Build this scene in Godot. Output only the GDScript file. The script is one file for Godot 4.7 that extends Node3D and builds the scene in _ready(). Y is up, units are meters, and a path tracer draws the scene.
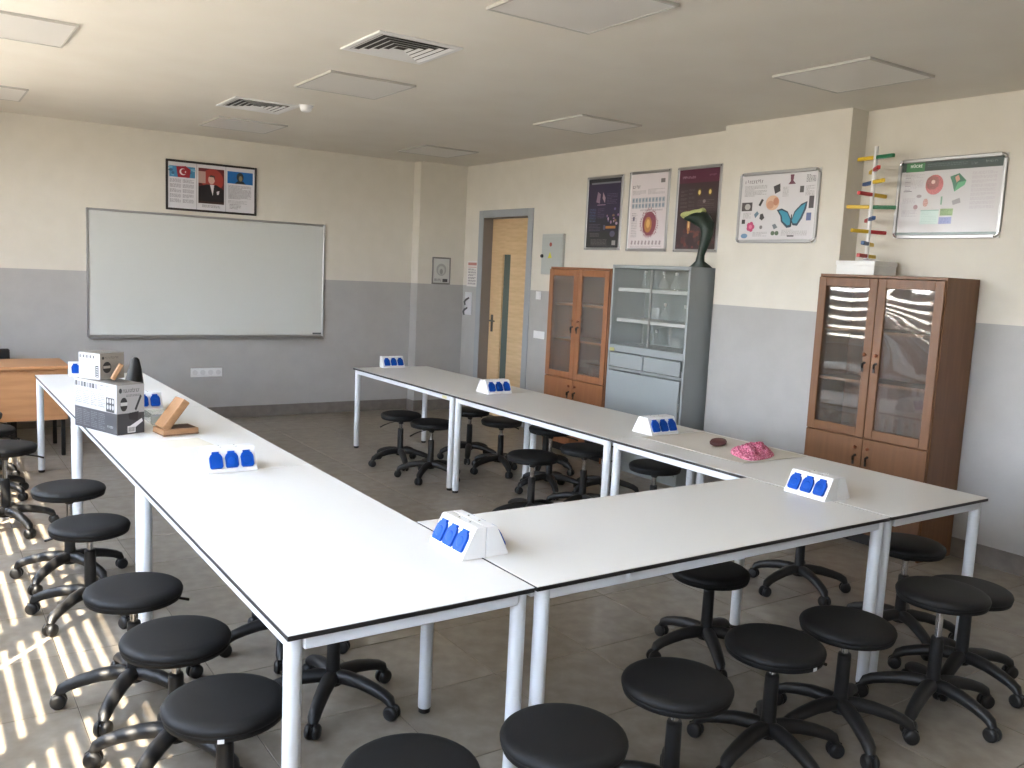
extends Node3D
# Science classroom: white tables in a U, black stools, cabinets and charts on the right wall, whiteboard on the back wall.
# x runs along the back wall, y is up, z points from the back wall towards the viewer; the camera stands over the origin.

const WALL_R := 5.56
const WALL_B := -9.44
const WALL_L := -0.58
const WALL_F := 2.4
const CEIL := 2.92
const PAINT := 1.515
const PILLAR := 5.38

var M := {}
var used := {}
var rng := RandomNumberGenerator.new()

# ------------------------------------------------------------------ helpers
func numbered(called: String) -> String:
	if not used.has(called):
		used[called] = 0
		return called
	used[called] += 1
	return "%s_%03d" % [called, used[called]]

func thing(called: String, label: String, category: String, at := Vector3.ZERO, turn := 0.0, group := "") -> Node3D:
	var o := Node3D.new()
	o.name = numbered(called)
	add_child(o)
	o.position = at
	o.rotation.y = turn
	o.set_meta("label", label)
	o.set_meta("category", category)
	if group != "":
		o.set_meta("group", group)
	return o

func setting(called: String, label: String, at := Vector3.ZERO, turn := 0.0) -> Node3D:
	var o := thing(called, label, called.split("_")[0], at, turn)
	o.set_meta("kind", "structure")
	return o

func part(called: String, shape, m: Material, parent: Node3D, at := Vector3.ZERO) -> MeshInstance3D:
	var o := MeshInstance3D.new()
	o.name = called
	o.mesh = shape.commit() if shape is SurfaceTool else shape
	o.material_override = m
	o.position = at
	parent.add_child(o, true)
	return o

func copy(root: Node3D, at: Vector3, turn: float, label: String) -> Node3D:
	var c: Node3D = root.duplicate()
	var stem: String = str(root.name)
	c.name = numbered(stem)
	add_child(c)
	c.position = at
	c.rotation.y = turn
	c.set_meta("label", label)
	return c

func tool() -> SurfaceTool:
	var st := SurfaceTool.new()
	st.begin(Mesh.PRIMITIVE_TRIANGLES)
	return st

func tri(st: SurfaceTool, a: Vector3, b: Vector3, c: Vector3, n: Vector3) -> void:
	if (b - a).cross(c - a).dot(n) > 0.0:
		var t := b
		b = c
		c = t
	for v: Vector3 in [a, b, c]:
		st.set_normal(n)
		st.set_uv(Vector2.ZERO)
		st.add_vertex(v)

func flat(st: SurfaceTool, a: Vector3, b: Vector3, c: Vector3, d: Vector3, out: Vector3) -> void:
	var n := (c - a).cross(d - b)
	if n.length_squared() < 1e-16:
		return
	n = n.normalized()
	if n.dot(out) < 0.0:
		n = -n
	tri(st, a, b, c, n)
	tri(st, a, c, d, n)

# smooth triangle with one normal for each corner
func smooth(st: SurfaceTool, v: Array, n: Array) -> void:
	var order := [0, 1, 2]
	if (v[1] - v[0]).cross(v[2] - v[0]).dot(n[0] + n[1] + n[2]) > 0.0:
		order = [0, 2, 1]
	for i: int in order:
		st.set_normal(n[i])
		st.set_uv(Vector2.ZERO)
		st.add_vertex(v[i])

# box with chamfered edges
func box(st: SurfaceTool, c: Vector3, s: Vector3, e := 0.0, turn := Basis()) -> void:
	var h := s / 2.0
	e = minf(e, minf(h.x, minf(h.y, h.z)) * 0.49)
	var p := func(x: float, y: float, z: float) -> Vector3: return c + turn * Vector3(x, y, z)
	for s1: int in [-1, 1]:
		flat(st, p.call(s1 * h.x, -h.y + e, -h.z + e), p.call(s1 * h.x, h.y - e, -h.z + e), p.call(s1 * h.x, h.y - e, h.z - e), p.call(s1 * h.x, -h.y + e, h.z - e), turn * Vector3(s1, 0, 0))
		flat(st, p.call(-h.x + e, s1 * h.y, -h.z + e), p.call(h.x - e, s1 * h.y, -h.z + e), p.call(h.x - e, s1 * h.y, h.z - e), p.call(-h.x + e, s1 * h.y, h.z - e), turn * Vector3(0, s1, 0))
		flat(st, p.call(-h.x + e, -h.y + e, s1 * h.z), p.call(h.x - e, -h.y + e, s1 * h.z), p.call(h.x - e, h.y - e, s1 * h.z), p.call(-h.x + e, h.y - e, s1 * h.z), turn * Vector3(0, 0, s1))
	if e <= 0.0:
		return
	for s1: int in [-1, 1]:
		for s2: int in [-1, 1]:
			flat(st, p.call(s1 * h.x, s2 * (h.y - e), -h.z + e), p.call(s1 * h.x, s2 * (h.y - e), h.z - e), p.call(s1 * (h.x - e), s2 * h.y, h.z - e), p.call(s1 * (h.x - e), s2 * h.y, -h.z + e), turn * Vector3(s1, s2, 0))
			flat(st, p.call(s1 * h.x, -h.y + e, s2 * (h.z - e)), p.call(s1 * h.x, h.y - e, s2 * (h.z - e)), p.call(s1 * (h.x - e), h.y - e, s2 * h.z), p.call(s1 * (h.x - e), -h.y + e, s2 * h.z), turn * Vector3(s1, 0, s2))
			flat(st, p.call(-h.x + e, s1 * h.y, s2 * (h.z - e)), p.call(h.x - e, s1 * h.y, s2 * (h.z - e)), p.call(h.x - e, s1 * (h.y - e), s2 * h.z), p.call(-h.x + e, s1 * (h.y - e), s2 * h.z), turn * Vector3(0, s1, s2))
			for s3: int in [-1, 1]:
				tri(st, p.call(s1 * h.x, s2 * (h.y - e), s3 * (h.z - e)), p.call(s1 * (h.x - e), s2 * h.y, s3 * (h.z - e)), p.call(s1 * (h.x - e), s2 * (h.y - e), s3 * h.z), turn * Vector3(s1, s2, s3).normalized())

func boxed(c: Vector3, s: Vector3, e := 0.0, turn := Basis()) -> SurfaceTool:
	var st := tool()
	box(st, c, s, e, turn)
	return st

# box between two corners
func span(a: Vector3, b: Vector3, e := 0.0) -> SurfaceTool:
	return boxed((a + b) / 2.0, (b - a).abs(), e)

# surface of revolution about an axis through c; profile holds (radius, height); sharp corners are made by repeating a point
func lathe(st: SurfaceTool, c: Vector3, profile: Array, sides := 24, turn := Basis()) -> void:
	var np := profile.size()
	var norm := []
	for i in np:
		var a: Vector2 = profile[maxi(i - 1, 0)]
		var b: Vector2 = profile[mini(i + 1, np - 1)]
		if i > 0 and profile[i - 1] == profile[i]:
			a = profile[i]
		if i < np - 1 and profile[i + 1] == profile[i]:
			b = profile[i]
		var d := b - a
		norm.append(Vector2(d.y, -d.x).normalized() if d.length() > 1e-9 else Vector2(0, 1))
	for i in np - 1:
		var p0: Vector2 = profile[i]
		var p1: Vector2 = profile[i + 1]
		if p0 == p1:
			continue
		for k in sides:
			var a0 := TAU * k / sides
			var a1 := TAU * (k + 1) / sides
			var at := func(p: Vector2, a: float) -> Vector3: return c + turn * Vector3(p.x * cos(a), p.y, p.x * sin(a))
			var nt := func(n: Vector2, a: float) -> Vector3: return turn * Vector3(n.x * cos(a), n.y, n.x * sin(a))
			var v := [at.call(p0, a0), at.call(p0, a1), at.call(p1, a1), at.call(p1, a0)]
			var n := [nt.call(norm[i], a0), nt.call(norm[i], a1), nt.call(norm[i + 1], a1), nt.call(norm[i + 1], a0)]
			if p0.x > 1e-6:
				smooth(st, [v[0], v[1], v[2]], [n[0], n[1], n[2]])
			if p1.x > 1e-6:
				smooth(st, [v[0], v[2], v[3]], [n[0], n[2], n[3]])

func lathed(profile: Array, sides := 24, turn := Basis(), c := Vector3.ZERO) -> SurfaceTool:
	var st := tool()
	lathe(st, c, profile, sides, turn)
	return st

func rod(st: SurfaceTool, c: Vector3, r: float, y0: float, y1: float, sides := 20, e := 0.002, turn := Basis()) -> void:
	lathe(st, c, [Vector2(0, y0), Vector2(r - e, y0), Vector2(r - e, y0), Vector2(r, y0 + e), Vector2(r, y0 + e), Vector2(r, y1 - e), Vector2(r, y1 - e), Vector2(r - e, y1), Vector2(r - e, y1), Vector2(0, y1)], sides, turn)

# tube along points with a radius for each
func tube(st: SurfaceTool, pts: Array, radii: Array, sides := 10, squash := 1.0) -> void:
	var rings := []
	var normals := []
	var side := Vector3.ZERO
	for i in pts.size():
		var d: Vector3 = (pts[mini(i + 1, pts.size() - 1)] - pts[maxi(i - 1, 0)]).normalized()
		if side == Vector3.ZERO:
			side = d.cross(Vector3.UP if absf(d.y) < 0.9 else Vector3.RIGHT).normalized()
		side = (side - d * side.dot(d)).normalized()
		var up := side.cross(d)
		var ring := []
		var nn := []
		for k in sides:
			var a := TAU * k / sides
			var n := side * cos(a) + up * sin(a) * squash
			ring.append(pts[i] + n * radii[i])
			nn.append((side * cos(a) + up * sin(a)).normalized())
		rings.append(ring)
		normals.append(nn)
	for i in pts.size() - 1:
		for k in sides:
			var j := (k + 1) % sides
			smooth(st, [rings[i][k], rings[i][j], rings[i + 1][j]], [normals[i][k], normals[i][j], normals[i + 1][j]])
			smooth(st, [rings[i][k], rings[i + 1][j], rings[i + 1][k]], [normals[i][k], normals[i + 1][j], normals[i + 1][k]])
	for end: int in [0, pts.size() - 1]:
		var away: Vector3 = (pts[0] - pts[1]) if end == 0 else (pts[end] - pts[end - 1])
		for k in sides:
			tri(st, pts[end], rings[end][k], rings[end][(k + 1) % sides], away.normalized())

# outline in x, y (counter-clockwise or not) drawn out from z0 to z1
func prism(st: SurfaceTool, outline: PackedVector2Array, z0: float, z1: float, turn := Basis(), c := Vector3.ZERO) -> void:
	var index := Geometry2D.triangulate_polygon(outline)
	for i in range(0, index.size(), 3):
		for z: float in [z0, z1]:
			var v := []
			for k in 3:
				var q := outline[index[i + k]]
				v.append(c + turn * Vector3(q.x, q.y, z))
			tri(st, v[0], v[1], v[2], turn * Vector3(0, 0, 1 if z == maxf(z0, z1) else -1))
	var clockwise := Geometry2D.is_polygon_clockwise(outline)
	for i in outline.size():
		var a := outline[i]
		var b := outline[(i + 1) % outline.size()]
		var n := Vector3(b.y - a.y, a.x - b.x, 0) * (-1.0 if clockwise else 1.0)
		flat(st, c + turn * Vector3(a.x, a.y, z0), c + turn * Vector3(b.x, b.y, z0), c + turn * Vector3(b.x, b.y, z1), c + turn * Vector3(a.x, a.y, z1), turn * n)

# upright sheet facing +z with the whole picture on it
func sheet(w: float, h: float, c := Vector3.ZERO, turn := Basis()) -> SurfaceTool:
	var st := tool()
	var at := [Vector3(-w / 2, -h / 2, 0), Vector3(-w / 2, h / 2, 0), Vector3(w / 2, h / 2, 0), Vector3(w / 2, -h / 2, 0)]
	var uv := [Vector2(0, 1), Vector2(0, 0), Vector2(1, 0), Vector2(1, 1)]
	for i: int in [0, 1, 2, 0, 2, 3]:
		st.set_normal(turn * Vector3(0, 0, 1))
		st.set_uv(uv[i])
		st.add_vertex(c + turn * at[i])
	return st

# frame round an opening, lying in x, y, with the given bar width and depth
func ring_frame(st: SurfaceTool, w: float, h: float, bar: float, z0: float, z1: float, e := 0.003, c := Vector3.ZERO) -> void:
	var zc := (z0 + z1) / 2
	var d := z1 - z0
	for s: int in [-1, 1]:
		box(st, c + Vector3(s * (w - bar) / 2, 0, zc), Vector3(bar, h, d), e)
		box(st, c + Vector3(0, s * (h - bar) / 2, zc), Vector3(w - 2 * bar + 0.0005, bar, d), e)

func turned_x(a: float) -> Basis:
	return Basis(Vector3.RIGHT, a)

func rgb(r: float, g: float, b: float) -> Color:
	return Color(r / 255.0, g / 255.0, b / 255.0)

func matte(c: Color, rough := 0.6, metal := 0.0, spec := 0.5) -> StandardMaterial3D:
	var m := StandardMaterial3D.new()
	m.albedo_color = c
	m.roughness = rough
	m.metallic = metal
	m.metallic_specular = spec
	return m

func noise_map(seed_: int, freq: float, lo: Color, hi: Color, size := 256, octaves := 4, kind := FastNoiseLite.TYPE_SIMPLEX_SMOOTH) -> NoiseTexture2D:
	var n := FastNoiseLite.new()
	n.seed = seed_
	n.frequency = freq
	n.noise_type = kind
	n.fractal_octaves = octaves
	var g := Gradient.new()
	g.set_color(0, lo)
	g.set_color(1, hi)
	var t := NoiseTexture2D.new()
	t.width = size
	t.height = size
	t.seamless = true
	t.noise = n
	t.color_ramp = g
	return t

func grained(t: Texture2D, scale: Vector3, rough: float, world := true) -> StandardMaterial3D:
	var m := StandardMaterial3D.new()
	m.albedo_texture = t
	m.uv1_triplanar = true
	m.uv1_world_triplanar = world
	m.uv1_scale = scale
	m.roughness = rough
	return m

func picture(im: Image, rough := 0.5) -> StandardMaterial3D:
	var m := StandardMaterial3D.new()
	m.albedo_texture = ImageTexture.create_from_image(im)
	m.roughness = rough
	m.texture_repeat = false
	return m

# ------------------------------------------------------------------ flat print
func page(w: int, h: int, c: Color) -> Image:
	var im := Image.create(w, h, false, Image.FORMAT_RGB8)
	im.fill(c)
	return im

func r_(im: Image, x: float, y: float, w: float, h: float, c: Color) -> void:
	im.fill_rect(Rect2i(int(x), int(y), maxi(1, int(w)), maxi(1, int(h))), c)

func oval(im: Image, cx: float, cy: float, rx: float, ry: float, c: Color, speck := 0.0, c2 := Color.BLACK) -> void:
	for y in range(maxi(0, int(cy - ry)), mini(im.get_height(), int(cy + ry) + 1)):
		for x in range(maxi(0, int(cx - rx)), mini(im.get_width(), int(cx + rx) + 1)):
			if pow((x - cx) / rx, 2) + pow((y - cy) / ry, 2) <= 1.0:
				im.set_pixel(x, y, c2 if rng.randf() < speck else c)

func shape(im: Image, pts: Array, c: Color) -> void:
	var poly := PackedVector2Array(pts)
	var lo := poly[0]
	var hi := poly[0]
	for p in poly:
		lo = lo.min(p)
		hi = hi.max(p)
	for y in range(maxi(0, int(lo.y)), mini(im.get_height(), int(hi.y) + 1)):
		for x in range(maxi(0, int(lo.x)), mini(im.get_width(), int(hi.x) + 1)):
			if Geometry2D.is_point_in_polygon(Vector2(x + 0.5, y + 0.5), poly):
				im.set_pixel(x, y, c)

# lines of print too small to read
func lines(im: Image, x: float, y: float, w: float, h: float, step: float, c: Color, thick := 2.0) -> void:
	var v := y
	while v + thick <= y + h:
		var u := x
		var last := x + w * (1.0 if rng.randf() < 0.8 else rng.randf_range(0.4, 0.9))
		while u < last:
			var word := rng.randf_range(2.0, 9.0)
			r_(im, u, v, minf(word, last - u), thick, c)
			u += word + 1.5
		v += step

# a short word of bold upright strokes, as lettering reads from across the room
func word(im: Image, x: float, y: float, w: float, h: float, c: Color) -> void:
	var u := x
	while u < x + w:
		var k := rng.randf_range(0.5, 0.8) * h
		r_(im, u, y + h * (0.0 if rng.randf() < 0.3 else 0.28), maxf(1.0, h * 0.16), h * 0.72, c)
		if rng.randf() < 0.7:
			r_(im, u, y + h * 0.3, k * 0.8, maxf(1.0, h * 0.14), c)
		if rng.randf() < 0.5:
			r_(im, u, y + h * 0.85, k * 0.8, maxf(1.0, h * 0.15), c)
		u += k

# ------------------------------------------------------------------ the scene
func _ready() -> void:
	rng.seed = 11
	look_and_light()
	make_materials()
	build_room()
	build_windows()
	build_ceiling_things()
	build_door_and_wall_things()
	build_posters()
	build_cabinets()
	build_tables()
	build_stools()
	build_socket_units()
	build_table_things()
	build_desk()

func look_and_light() -> void:
	var cam := Camera3D.new()
	cam.name = "camera"
	cam.fov = 46.97
	cam.near = 0.05
	cam.far = 100.0
	cam.position = Vector3(0, 1.69, 0)
	cam.basis = Basis(Vector3.UP, deg_to_rad(-34.393)) * Basis(Vector3.RIGHT, deg_to_rad(-7.165)) * Basis(Vector3.BACK, deg_to_rad(2.710))
	add_child(cam)
	cam.current = true

	var sky_look := ProceduralSkyMaterial.new()
	sky_look.sky_top_color = rgb(168, 190, 222)
	sky_look.sky_horizon_color = rgb(226, 231, 236)
	sky_look.ground_bottom_color = rgb(170, 160, 145)
	sky_look.ground_horizon_color = rgb(205, 205, 200)
	sky_look.sky_energy_multiplier = 6.0
	sky_look.ground_energy_multiplier = 4.0
	var sky := Sky.new()
	sky.sky_material = sky_look
	var env := Environment.new()
	env.background_mode = Environment.BG_SKY
	env.sky = sky
	env.tonemap_mode = Environment.TONE_MAPPER_LINEAR
	env.tonemap_exposure = 0.95
	env.sdfgi_enabled = true
	env.ssao_enabled = true
	env.ssil_enabled = true
	var world := WorldEnvironment.new()
	world.name = "surroundings"
	world.environment = env
	add_child(world)

	var sun := DirectionalLight3D.new()
	sun.name = "sun"
	sun.light_color = Color(1.0, 0.95, 0.86)
	sun.light_energy = 22.0
	sun.light_angular_distance = 0.53
	sun.shadow_enabled = true
	sun.look_at_from_position(Vector3.ZERO, Vector3(0.52, -1.0, -0.59))
	add_child(sun)

	# daylight that stands outside the row of windows
	var day := AreaLight3D.new()
	day.name = "window_daylight"
	day.area_size = Vector2(9.1, 1.95)
	day.area_normalize_energy = false
	day.light_color = Color(1.0, 0.98, 0.94)
	day.light_energy = 4.8
	day.area_range = 20.0
	day.shadow_enabled = true
	day.position = Vector3(WALL_L - 0.24, 1.81, -3.66)
	day.rotation.y = -PI / 2
	add_child(day)

func make_materials() -> void:
	M.cream = grained(noise_map(3, 0.02, rgb(206, 201, 189), rgb(211, 206, 195), 256, 3), Vector3(0.7, 0.7, 0.7), 0.75)
	M.grey_paint = grained(noise_map(4, 0.02, rgb(163, 161, 158), rgb(169, 167, 164), 256, 3), Vector3(0.7, 0.7, 0.7), 0.5)
	M.ceiling = grained(noise_map(5, 0.015, rgb(218, 213, 203), rgb(223, 219, 210), 256, 3), Vector3(0.4, 0.4, 0.4), 0.9)
	M.tile = []
	for k in 4:
		var base: float = [128.0, 133.0, 125.0, 130.0][k]
		var m := grained(noise_map(20 + k, 0.012, rgb(base - 6, base - 15, base - 27), rgb(base + 20, base + 12, base), 512, 5), Vector3(1.3, 1.3, 1.3), 0.3)
		M.tile.append(m)
	M.grout = matte(rgb(104, 96, 87), 0.9)
	M.skirting = grained(noise_map(30, 0.02, rgb(104, 98, 92), rgb(122, 116, 109), 256, 4), Vector3(1.5, 1.5, 1.5), 0.4)
	M.laminate = matte(rgb(218, 217, 213), 0.3)
	M.core = matte(rgb(26, 24, 25), 0.5)
	M.white_steel = matte(rgb(208, 211, 214), 0.35)
	M.black_plastic = matte(rgb(18, 18, 19), 0.5)
	M.vinyl = grained(noise_map(41, 0.12, rgb(14, 14, 15), rgb(18, 18, 18), 256, 3), Vector3(6, 6, 6), 0.62, false)
	M.vinyl.metallic_specular = 0.38
	M.chrome = matte(rgb(205, 205, 208), 0.18, 1.0)
	M.alu = matte(rgb(176, 176, 177), 0.36, 0.9)
	M.wood = grained(noise_map(51, 0.012, rgb(132, 84, 53), rgb(150, 99, 64), 256, 4), Vector3(5.0, 0.5, 5.0), 0.4)
	M.walnut = grained(noise_map(57, 0.012, rgb(102, 67, 39), rgb(118, 80, 50), 256, 4), Vector3(6.0, 0.5, 6.0), 0.4)
	M.wood_dark = grained(noise_map(52, 0.012, rgb(78, 48, 32), rgb(96, 60, 40), 256, 4), Vector3(5.0, 0.5, 5.0), 0.5)
	M.oak = grained(noise_map(53, 0.012, rgb(192, 162, 122), rgb(210, 180, 140), 256, 4), Vector3(1.0, 7.0, 1.0), 0.45)
	M.desk = grained(noise_map(54, 0.012, rgb(168, 120, 80), rgb(184, 134, 92), 256, 4), Vector3(0.5, 5.0, 5.0), 0.4)
	M.pale_wood = grained(noise_map(55, 0.015, rgb(136, 100, 68), rgb(154, 116, 82), 256, 4), Vector3(4.0, 9.0, 4.0), 0.55, false)
	M.grey_metal = matte(rgb(146, 152, 153), 0.42)
	M.frame_grey = matte(rgb(150, 154, 158), 0.45)
	M.jamb = matte(rgb(128, 120, 114), 0.5)
	M.white_plastic = matte(rgb(222, 222, 222), 0.35)
	M.blue = matte(rgb(4, 66, 154), 0.5, 0.0, 0.3)
	M.board = matte(rgb(198, 200, 196), 0.25)
	M.black = matte(rgb(20, 20, 20), 0.5)
	M.glass = glass_look(0.03)
	M.glassware = glass_look(0.07)
	M.slot_glass = matte(rgb(84, 96, 92), 0.08)

func glass_look(a: float) -> StandardMaterial3D:
	var m := matte(Color(0.9, 0.95, 0.93, a), 0.02)
	m.transparency = BaseMaterial3D.TRANSPARENCY_ALPHA
	return m

# ------------------------------------------------------------------ room
func painted_wall(called: String, label: String, a: Vector3, b: Vector3) -> void:
	var w := setting(called, label)
	part("grey_paint", span(Vector3(a.x, 0, a.z), Vector3(b.x, PAINT, b.z)), M.grey_paint, w)
	part("cream_paint", span(Vector3(a.x, PAINT, a.z), Vector3(b.x, CEIL, b.z)), M.cream, w)

func build_room() -> void:
	var fl := setting("floor", "glossy grey brown tiled floor")
	part("screed", span(Vector3(WALL_L - 0.25, -0.2, WALL_B - 0.25), Vector3(WALL_R + 0.45, -0.0035, WALL_F + 0.25)), M.grout, fl)
	var size := 0.511
	var x0 := 2.005 - size * 6
	var z0 := -1.93 - size * 15
	var whole := tool()
	box(whole, Vector3(0, -0.004, 0), Vector3(size - 0.004, 0.008, size - 0.004), 0.0012)
	var tile_mesh := whole.commit()
	for i in 14:
		for k in 24:
			var a := Vector2(maxf(x0 + i * size, WALL_L), maxf(z0 + k * size, WALL_B))
			var b := Vector2(minf(x0 + (i + 1) * size, WALL_R), minf(z0 + (k + 1) * size, WALL_F))
			if b.x - a.x < 0.02 or b.y - a.y < 0.02:
				continue
			var c := (a + b) / 2
			var m: Material = M.tile[rng.randi() % 4]
			if b.x - a.x > size - 0.01 and b.y - a.y > size - 0.01:
				part("tile", tile_mesh, m, fl, Vector3(c.x, rng.randf_range(-0.0004, 0.0), c.y))
			else:
				part("tile", boxed(Vector3(0, -0.004, 0), Vector3(b.x - a.x - 0.004, 0.008, b.y - a.y - 0.004), 0.0012), m, fl, Vector3(c.x, 0, c.y))
	var ce := setting("ceiling", "plain off white ceiling")
	part("plaster", span(Vector3(WALL_L - 0.25, CEIL, WALL_B - 0.25), Vector3(WALL_R + 0.45, CEIL + 0.2, WALL_F + 0.25)), M.ceiling, ce)

	painted_wall("wall_back", "back wall, grey below and cream above", Vector3(WALL_L - 0.25, 0, WALL_B - 0.25), Vector3(WALL_R + 0.45, 0, WALL_B))
	painted_wall("wall_front", "wall behind the viewer, grey below and cream above", Vector3(WALL_L - 0.25, 0, WALL_F), Vector3(WALL_R + 0.45, 0, WALL_F + 0.25))
	# right wall with the door opening (z -8.85 .. -7.95, up to 2.31)
	var w := setting("wall_right", "right wall, grey below and cream above")
	var za := WALL_B
	var zb := WALL_F
	part("grey_paint", span(Vector3(WALL_R, 0, za), Vector3(WALL_R + 0.45, PAINT, -8.87)), M.grey_paint, w)
	part("cream_paint", span(Vector3(WALL_R, PAINT, za), Vector3(WALL_R + 0.45, CEIL, -8.87)), M.cream, w)
	part("cream_paint", span(Vector3(WALL_R, 2.32, -8.87), Vector3(WALL_R + 0.45, CEIL, -7.93)), M.cream, w)
	part("grey_paint", span(Vector3(WALL_R, 0, -7.93), Vector3(WALL_R + 0.45, PAINT, zb)), M.grey_paint, w)
	part("cream_paint", span(Vector3(WALL_R, PAINT, -7.93), Vector3(WALL_R + 0.45, CEIL, zb)), M.cream, w)
	part("grey_paint", span(Vector3(WALL_R + 0.25, 0, -8.87), Vector3(WALL_R + 0.45, 2.32, -7.93)), M.frame_grey, w)
	painted_wall("wall_right_pillar", "shallow pillar in the right wall between the cabinets", Vector3(PILLAR, 0, -5.035), Vector3(WALL_R + 0.02, 0, -3.89))
	painted_wall("wall_back_pillar", "shallow pillar in the back corner beside the door", Vector3(4.935, 0, WALL_B - 0.02), Vector3(WALL_R + 0.02, 0, -9.27))

	var h := 0.125
	var t := 0.012
	var bb := setting("baseboard_back", "grey stone skirting along the back wall")
	part("strip", span(Vector3(WALL_L, 0, WALL_B), Vector3(4.935 - t, h, WALL_B + t), 0.002), M.skirting, bb)
	part("strip", span(Vector3(4.935 - t, 0, WALL_B), Vector3(4.935, h, -9.27 + t), 0.002), M.skirting, bb)
	part("strip", span(Vector3(4.935, 0, -9.27), Vector3(WALL_R - t, h, -9.27 + t), 0.002), M.skirting, bb)
	var br := setting("baseboard_right", "grey stone skirting along the right wall")
	part("strip", span(Vector3(WALL_R - t, 0, -9.27 + t), Vector3(WALL_R, h, -8.96), 0.002), M.skirting, br)
	part("strip", span(Vector3(WALL_R - t, 0, -7.85), Vector3(WALL_R, h, -5.035), 0.002), M.skirting, br)
	part("strip", span(Vector3(PILLAR - t, 0, -5.035), Vector3(PILLAR, h, -3.89), 0.002), M.skirting, br)
	part("strip", span(Vector3(WALL_R - t, 0, -3.89), Vector3(WALL_R, h, WALL_F), 0.002), M.skirting, br)

func build_windows() -> void:
	# window wall on the left, outside the frame: a long row of windows over a parapet
	var w := setting("wall_left", "window wall on the left")
	var y0 := 0.87
	var y1 := 2.76
	var z0 := -8.16
	var z1 := 0.84
	var xa := WALL_L - 0.15
	part("grey_paint", span(Vector3(xa, 0, WALL_B), Vector3(WALL_L, y0, WALL_F)), M.grey_paint, w)
	part("cream_paint", span(Vector3(xa, y1, WALL_B), Vector3(WALL_L, CEIL, WALL_F)), M.cream, w)
	for zz: Vector2 in [Vector2(WALL_B, z0), Vector2(z1, WALL_F)]:
		part("grey_paint", span(Vector3(xa, y0, zz.x), Vector3(WALL_L, PAINT, zz.y)), M.grey_paint, w)
		part("cream_paint", span(Vector3(xa, PAINT, zz.x), Vector3(WALL_L, y1, zz.y)), M.cream, w)
	part("sill", span(Vector3(xa, y0, z0), Vector3(WALL_L + 0.03, y0 + 0.02, z1), 0.003), M.skirting, w)
	var n := 9
	var pitch := (z1 - z0) / n
	for k in n:
		var zc := z0 + (k + 0.5) * pitch
		var win := setting("window_%d" % (k + 1), "white framed window in the left wall")
		win.set_meta("group", "windows of the left wall")
		win.position = Vector3(WALL_L - 0.08, (y0 + y1) / 2 + 0.01, zc)
		win.rotation.y = PI / 2
		var f := tool()
		ring_frame(f, pitch, y1 - y0 - 0.02, 0.065, -0.035, 0.035)
		part("window_frame", f, M.white_plastic, win)
		part("pane", sheet(pitch - 0.13, y1 - y0 - 0.15), M.glass, win)
	# roller blinds with alternate opaque and sheer bands, one for each pair of windows
	var opaque := matte(rgb(214, 208, 198), 0.9)
	opaque.backlight_enabled = true
	opaque.backlight = Color(0.22, 0.21, 0.2)
	var sheer := matte(Color(0.93, 0.92, 0.9, 0.3), 0.9)
	sheer.transparency = BaseMaterial3D.TRANSPARENCY_ALPHA
	var names := ["at the desk end", "second from the desk end", "in the middle", "second from the viewer's end", "at the viewer's end"]
	# one blind covers two windows; a narrow slit of light stays between two blinds
	var edges := [-8.24, -7.06, -5.06, -3.06, -1.06, 0.92]
	for k in 5:
		var a: float = edges[k] + 0.015
		var b: float = edges[k + 1] - 0.015
		var bl := thing("roller_blind", "banded day and night roller blind on the window row, " + names[k], "blind", Vector3(WALL_L + 0.045, 0, (a + b) / 2), 0.0, "roller blinds on the window row")
		var half := (b - a) / 2
		part("head_rail", boxed(Vector3(0, y1 + 0.04, 0), Vector3(0.07, 0.08, half * 2), 0.01), M.white_plastic, bl)
		part("bottom_bar", boxed(Vector3(0, y0 + 0.035, 0), Vector3(0.018, 0.028, half * 2), 0.004), M.white_plastic, bl)
		var so := tool()
		var ss := tool()
		var y := y0 + 0.05
		while y < y1 - 0.08:
			box(so, Vector3(0, y + 0.045, 0), Vector3(0.0012, 0.09, half * 2))
			flat(ss, Vector3(0, y + 0.09, -half), Vector3(0, y + 0.133, -half), Vector3(0, y + 0.133, half), Vector3(0, y + 0.09, half), Vector3.RIGHT)
			y += 0.133
		part("opaque_bands", so, opaque, bl)
		part("sheer_bands", ss, sheer, bl)

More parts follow.
